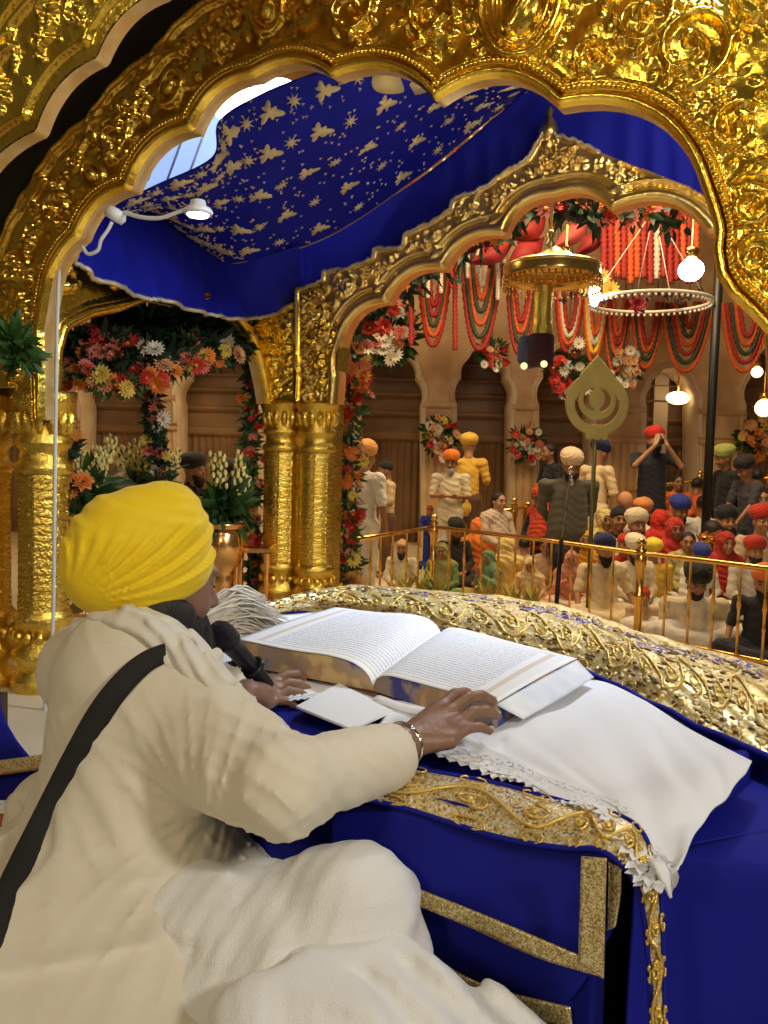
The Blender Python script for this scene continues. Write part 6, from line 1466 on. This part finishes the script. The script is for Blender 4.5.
st_ = thing('gold_stand', 'low polished gold stand with arched legs beside the urn', 'stand', (0,0,0)); c = at(254,548,4.75); mb = MB(); mb.box((c.x, c.y, c.z), (.22,.2,.035), None, .008); mb.build('top', COPPER, st_, False)
for ex in (-1,1):
    for ey in (-1,1): mb = MB(); mb.lathe([(.02,0),(.024,.02),(.012,.05),(.016,.12),(.012,.2),(.02,c.z-FLZ-.04)], (c.x+ex*.085, c.y+ey*.075, FLZ+.02), 12); mb.build('leg', COPPER, st_)
# ================================================================= the congregation
pp = person
pp(366,458,8.9,'standing person in white shirt half hidden by the pillar garland, bare arm hanging','stand',150,'turban',(.75,.35,.10),WHT,WHT,'short','hang',skin=1)
pp(385,471,11.2,'young bearded man in beige striped shirt standing side-on with black topknot','stand',-75,'patka',BLACKC,(.66,.48,.26),BROWN,'short','fold','black',skin=1)
pp(451,463,11.8,'standing man in orange turban and cream shirt with hands folded before him','stand',-12,'turban',ORG,(.74,.64,.42),(.72,.66,.52),'short','fold','grey',bow=10,skin=1,wide=1.12)
pp(469,447,12.8,'standing person seen from behind in yellow turban and yellow shirt','stand',172,'turban',YELL,(.78,.46,.06),BROWN,'short','fold',skin=0)
pp(430,511,12.2,'small child in red headcloth and bright blue top below the cream shirt','sit',10,'patka',(.45,.05,.02),BLU,BLU,s=.5)
pp(456,531,10.7,'seated man in large black turban and black clothes by the railing corner','sit',20,'turban',BLACKC,BLACKC,BLACKC,arms='lap',beard='black',bow=18,skin=1)
pp(478,528,11.0,'person wrapped in bright orange cloth, seated behind the black turban','sit',160,'scarf',(.85,.22,.03),ORG,ORG,skin=1)
pp(499,502,11.0,'dark-haired woman in pale floral shawl seated behind the railing','sit',30,'long_hair',BLACKC,(.60,.48,.36),(.55,.4,.3),drape=(.62,.50,.38),skin=3,s=.92)
pp(402,549,9.7,'seated man with long black beard and cream tunic in the railing corner','sit',-10,'patka',PEACH,CREAM,CREAM,beard='black',skin=1)
pp(442,552,9.5,'seated woman in green and gold sari behind the brass corner post','sit',-15,'scarf',(.42,.28,.08),GREEN,GREEN,drape=(.30,.30,.09),skin=1)
pp(488,558,9.5,'seated woman in sea green headscarf looking sideways','sit',-50,'scarf',(.16,.28,.16),(.20,.30,.14),(.50,.34,.10),arms='pray',skin=0)
pp(507,546,9.6,'figure wrapped entirely in pale yellow shawl, seen from behind','sit',170,'scarf',(.82,.62,.22),(.80,.56,.14),(.78,.50,.08),skin=0)
pp(530,566,9.0,'seated girl in cream headscarf and peach shawl by the railing','sit',-20,'scarf',(.70,.54,.30),PEACH,PEACH,bow=10,skin=1)
pp(524,546,10.2,'person with plain black hair showing behind the cream headscarf','sit',180,'hair',BLACKC,(.6,.4,.25),PEACH)
pp(546,548,9.8,'dark-haired woman in rose shawl seated near the microphone stand','sit',-15,'long_hair',BLACKC,PINK,PINK,drape=(.62,.40,.26),skin=0)
pp(541,496,11.4,'person with red headscarf bending low beneath the grey-shirted man','sit',-60,'scarf',(.60,.06,.02),BLACKC,BLACKC,bow=25,skin=1)
pp(549,453,12.9,'standing woman with long black hair and dark clothes, side-on','stand',-70,'long_hair',BLACKC,BLACKC,BLACKC,arms='fold',skin=1)
pp(571,466,9.6,'stout man in cream turban and dark grey shirt bowing at the microphone','stand',4,'turban',(.72,.55,.36),(.10,.09,.065),BLACKC,arms='back',beard='black',bow=28,wide=1.42,skin=1,s=1.0)
pp(600,454,11.6,'standing man in navy turban and cream tunic, turned away','stand',125,'turban',NAVY,(.78,.60,.34),(.74,.58,.34),arms='fold',skin=1,bow=20)
cm, AR_, P_ = pp(655,441,12.0,'man in red turban and dark shirt raising a camera to his face','stand',2,'turban',(.62,.03,.015),DNAVY,DNAVY,'short','camera','black',skin=3,wide=1.2)
pp(724,459,11.8,'person in pale green turban leaning sideways beside the black pole','stand',-80,'turban',(.42,.46,.12),BLACKC,BLACKC,arms='hang',bow=15,skin=1)
pp(745,470,11.2,'man in black cap and dark grey T-shirt bending and reaching down','stand',-70,'turban',BLACKC,(.055,.05,.06),(.03,.04,.09),'short','reach',bow=25,lean=.10,skin=1,s=.98)
pp(757,478,12.2,'dark-clothed person standing right behind the bending man','stand',160,'hair',BLACKC,BLACKC,(.03,.035,.07),skin=1)
pp(763,500,11.7,'person in white shirt seated at the frame edge behind dark trousers','sit',-20,'hair',BLACKC,WHT,WHT,skin=3)
pp(678,483,13.0,'small child in orange top by the far railing post','sit',0,'hair',BLACKC,(.72,.16,.03),ORG,skin=1,s=.9)
pp(697,486,13.1,'child in orange red clothes facing away by the far railing','sit',150,'hair',BLACKC,(.75,.13,.02),ORG,skin=1,s=.9)
pp(680,511,11.3,'man in bright royal blue turban seated in a middle row','sit',10,'turban',BLU,WHT,WHT,skin=1,bow=15,beard='black')
pp(704,506,11.9,'black-haired man in white stretching an arm across the seated rows','sit',160,'hair',BLACKC,WHT,WHT,arms=('reach','lap'),skin=1)
pp(643,513,11.7,'man in peach orange turban seated with his back turned','sit',150,'turban',(.78,.30,.08),WHT,WHT,skin=1)
pp(606,521,11.2,'small seated woman in pale yellow headscarf','sit',0,'scarf',(.66,.52,.18),YELL,YELL,skin=1)
pp(619,520,10.6,'seated youth in black headcloth and black top','sit',0,'patka',BLACKC,BLACKC,BLACKC,skin=0)
pp(637,526,10.0,'seated man in large white turban with a dark beard','sit',5,'turban',(.78,.68,.50),WHT,WHT,beard='black',skin=0)
pp(660,522,10.95,'woman draped in bright red veil, face turned away','sit',150,'scarf',(.62,.03,.01),RED,RED,skin=1)
pp(675,530,10.25,'dark-faced woman in deep red veil seated beside the bright red one','sit',0,'scarf',(.50,.025,.012),RED,RED,skin=2)
pp(688,543,9.7,'brown-haired woman in pale green and gold dress, hand at her chin','sit',-15,'hair',(.1,.05,.03),(.42,.42,.15),LGREEN,arms=('pray','lap'),skin=0,drape=(.46,.44,.18))
pp(584,541,9.6,'woman in golden yellow headscarf and pink orange clothes','sit',0,'scarf',(.80,.45,.04),(.70,.28,.16),PINK,skin=0)
pp(571,560,9.2,'woman in dusty pink veil with palms joined beside the microphone stand','sit',-10,'scarf',(.62,.26,.20),PINK,(.70,.5,.35),arms='pray',skin=0)
pp(605,551,8.5,'cross-legged man in navy turban, full black beard and cream short-sleeved tunic','sit',3,'turban',NAVY,(.76,.62,.38),(.76,.62,.38),'short','knee','black',skin=0,h=.009,wide=1.1)
pp(625,545,9.5,'small person in tight red headcloth between two turbaned men','sit',0,'patka',(.58,.03,.015),RED,RED,skin=0)
pp(635,550,8.9,'man in white turban and white tunic bowing beside the thick brass post','sit',12,'turban',(.80,.70,.52),(.78,.66,.46),WHT,arms='lap',beard='black',bow=20,skin=1,h=.009,wide=1.15)
pp(653,552,9.3,'person in lemon yellow turban seen from behind','sit',175,'turban',(.85,.68,.05),YELL,WHT,skin=1)
pp(644,597,8.1,'small child in red headcloth sitting right behind the thick brass post','sit',5,'patka',(.55,.03,.015),(.60,.42,.28),WHT,skin=1,s=.60)
pp(701,557,9.1,'man in royal blue turban directly behind the bowing black turban','sit',5,'turban',(.03,.04,.26),WHT,WHT,skin=1,bow=20)
pp(697,581,7.5,'man in black turban and white tunic bowing his head low in front','sit',-5,'turban',BLACKC,(.80,.68,.48),WHT,arms='lap',beard='black',bow=34,skin=1,h=.009,wide=1.2,lean=.08,s=1.0)
pp(726,544,9.35,'woman in dark red patterned veil facing forward','sit',0,'scarf',(.40,.02,.015),(.45,.05,.03),RED,skin=0)
pp(755,552,8.8,'man in brick red turban and black beard with pale grey tunic','sit',-5,'turban',(.45,.03,.012),(.55,.50,.42),WHT,beard='black',skin=0,h=.009)
pp(764,583,6.95,'man in orange turban and black shirt at the frame edge by the railing','sit',-25,'turban',(.80,.20,.04),(.018,.018,.022),DNAVY,'short',('knee','knee'),beard='black',bow=12,skin=0,h=.009,wide=1.15)
pp(727,522,10.6,'bespectacled man in black turban seated behind the dark red veil','sit',0,'turban',BLACKC,WHT,WHT,beard='black',skin=0)
pp(762,522,10.0,'seated person in plain red turban at the frame edge, second row','sit',0,'turban',(.50,.03,.015),(.6,.45,.3),WHT,skin=0)
pp(712,533,9.95,'seated person in white holding an orange cloth bundle','sit',30,'hair',BLACKC,WHT,(.78,.4,.12),skin=1,bow=30)
pp(194,471,8.0,'man in black turban and beard in profile behind the side arch','stand',80,'turban',BLACKC,BLACKC,BLACKC,beard='black',skin=1)
pp(229,476,8.2,'dark-turbaned person behind the side arch beside the urn flowers','stand',170,'turban',BLACKC,BLACKC,BLACKC,skin=1)
pp(121,486,8.0,'person with greyish cap just visible between two tuberose urns','stand',170,'patka',(.20,.13,.09),BROWN,BROWN,skin=1)
# camera held up, spectacles, prasad basket, bundles
k = thing('camera', 'black camera held up before the red-turbaned man', 'camera', (0,0,0)); c = Vector(P_(0,.165,.0)); mb = MB(); mb.box(c, (.13,.05,.085), None, .01); mb.build('camera_body', BLK, k); mb = MB(); mb.lathe([(0,0),(.036,0),(.036,.05),(.030,.055),(0,.05)], c+Vector((0,-.02,0)), 18, Matrix.Rotation(PI/2, 3, 'X')); mb.build('lens', mat('lens_glass', (.02,.02,.03), .1), k)
bk_ = thing('offering_basket', 'round basket of orange sweets resting among the seated rows', 'basket', (0,0,0)); c = at(712,540,9.8); mb = MB(); mb.lathe([(0,-.02),(.12,-.02),(.17,.05),(.18,.05),(.13,-.035),(0,-.035)], c, 22); mb.tube([(c.x,c.y,c.z-.03),(c.x,c.y,0)], .06, 10); mb.build('bowl', BRASS, bk_)
q = random.Random(2); mb = MB()
for _ in range(30): a = q.uniform(0,6.3); r_ = .12*math.sqrt(q.random()); mb.ball(c+Vector((r_*math.cos(a), r_*math.sin(a), .01+.03*q.random())), .026, 6, 5)
o = mb.build('sweets', GC['o'], bk_); o['kind'] = 'stuff'
o = (lambda mb: [mb.ball(at(599,489,10.9) if False else at(625,500,11.7), (.11,.09,.12), 12, 10), mb.build('cloth_bundle', cloth((.70,.36,.18)))][1])(MB()); tag(o, 'rounded pale red cloth bundle at the far railing near the cream tunic', 'bundle')
# pots with pale leaves along the foot of the railing
for i, (x, y, Yd) in enumerate(((405,600,8.8),(420,598,8.9),(437,602,8.9),(488,604,8.4),(512,607,8.2),(532,612,8.1))):
    q = random.Random(i); c = at(x, 618, Yd); c.z = 0; root = thing('potted_plant', 'small pot with upright pale yellow leaves standing before the railing', 'potted plant', tuple(c), 0, 'pale leafed pots before the railing'); mb = MB()
    mb.lathe([(0,0),(.06,0),(.09,.16),(.10,.17),(.085,.17),(0,.15)], (0,0,0), 16); mb.build('pot', mat('terracotta', (.45,.14,.05), .7), root)
    mb = MB()
    for _ in range(16): a = q.uniform(0,6.3); mb.petal((0,0,.15), (math.cos(a)*.35, math.sin(a)*.35, 1), (math.cos(a),math.sin(a),0), q.uniform(.18,.34), .05, .25, 4)
    o = mb.build('leaves', mat('pale_leaf', (.42,.38,.08), .5, var=.3), root)
# ================================================================= camera, world, lights
cam = bpy.data.cameras.new('camera'); co = bpy.data.objects.new('camera', cam); COL.objects.link(co)
co.matrix_world = Matrix.Translation(CAM) @ CR.to_4x4()
cam.sensor_fit = 'VERTICAL'; cam.sensor_height = 24; cam.lens = 24*FPX/1024; cam.clip_start = .02; cam.clip_end = 200
bpy.context.scene.camera = co
sc = bpy.context.scene
sc.view_settings.view_transform = 'Standard'; sc.view_settings.look = 'None'; sc.view_settings.gamma = 1
sc.view_settings.use_curve_mapping = False; sc.view_settings.exposure = 0.0
w = bpy.data.worlds.new('hall_air'); sc.world = w; w.use_nodes = True
w.node_tree.nodes['Background'].inputs[0].default_value = (1, .82, .55, 1); w.node_tree.nodes['Background'].inputs[1].default_value = .07
def area(nm, loc, to, size, pw, col, sy=None):
    l = bpy.data.lights.new(nm, 'AREA'); l.energy = pw; l.color = col; l.size = size
    if sy: l.shape = 'RECTANGLE'; l.size_y = sy
    o = bpy.data.objects.new(nm, l); COL.objects.link(o); o.location = loc
    o.rotation_euler = (Vector(to)-Vector(loc)).to_track_quat('-Z', 'Y').to_euler(); return o
def point(nm, loc, pw, col, r=.05):
    l = bpy.data.lights.new(nm, 'POINT'); l.energy = pw; l.color = col; l.shadow_soft_size = r
    o = bpy.data.objects.new(nm, l); COL.objects.link(o); o.location = loc; return o
WARM = (1, .80, .50); NEUT = (1, .92, .80); COOL = (.72, .84, 1)
area('hall_lamp_back', (2.2, 9.2, 6.6), (2.5, 11.0, 0), 3.5, 500, (1,.74,.42))
area('hall_lamp_left', (-3.5, 9.5, 5.5), (-3, 11, 1), 3, 150, WARM)
area('pavilion_lamp', (.75, 2.3, 2.75), (.3, 1.6, 1.1), .4, 72, COOL)
area('front_fill', (2.2, -1.2, 3.2), (.8, 2.4, 2.6), .4, 75, NEUT)  # unseen fill light added behind the camera, aimed at the gold arch
area('rear_fill_warm', (-1.6, -1.6, 2.8), (-.5, 1.5, 1.6), .4, 26, WARM)  # added warm fill from behind the camera, no visible source
point('far_arch_fill', (1.25, 3.1, 2.75), 9, NEUT, .05)  # unseen point light added to bring out the far arch relief
for i, (x, y, z, p) in enumerate(((.6,-.8,3.3,14),(-.9,.3,3.2,9),(1.9,.6,3.6,12),(-1.7,1.2,3.3,8))): point('gold_glint_fill', (x, y, z), p, WARM, .06)  # unseen overhead lights added to give the gold contrasty reflections
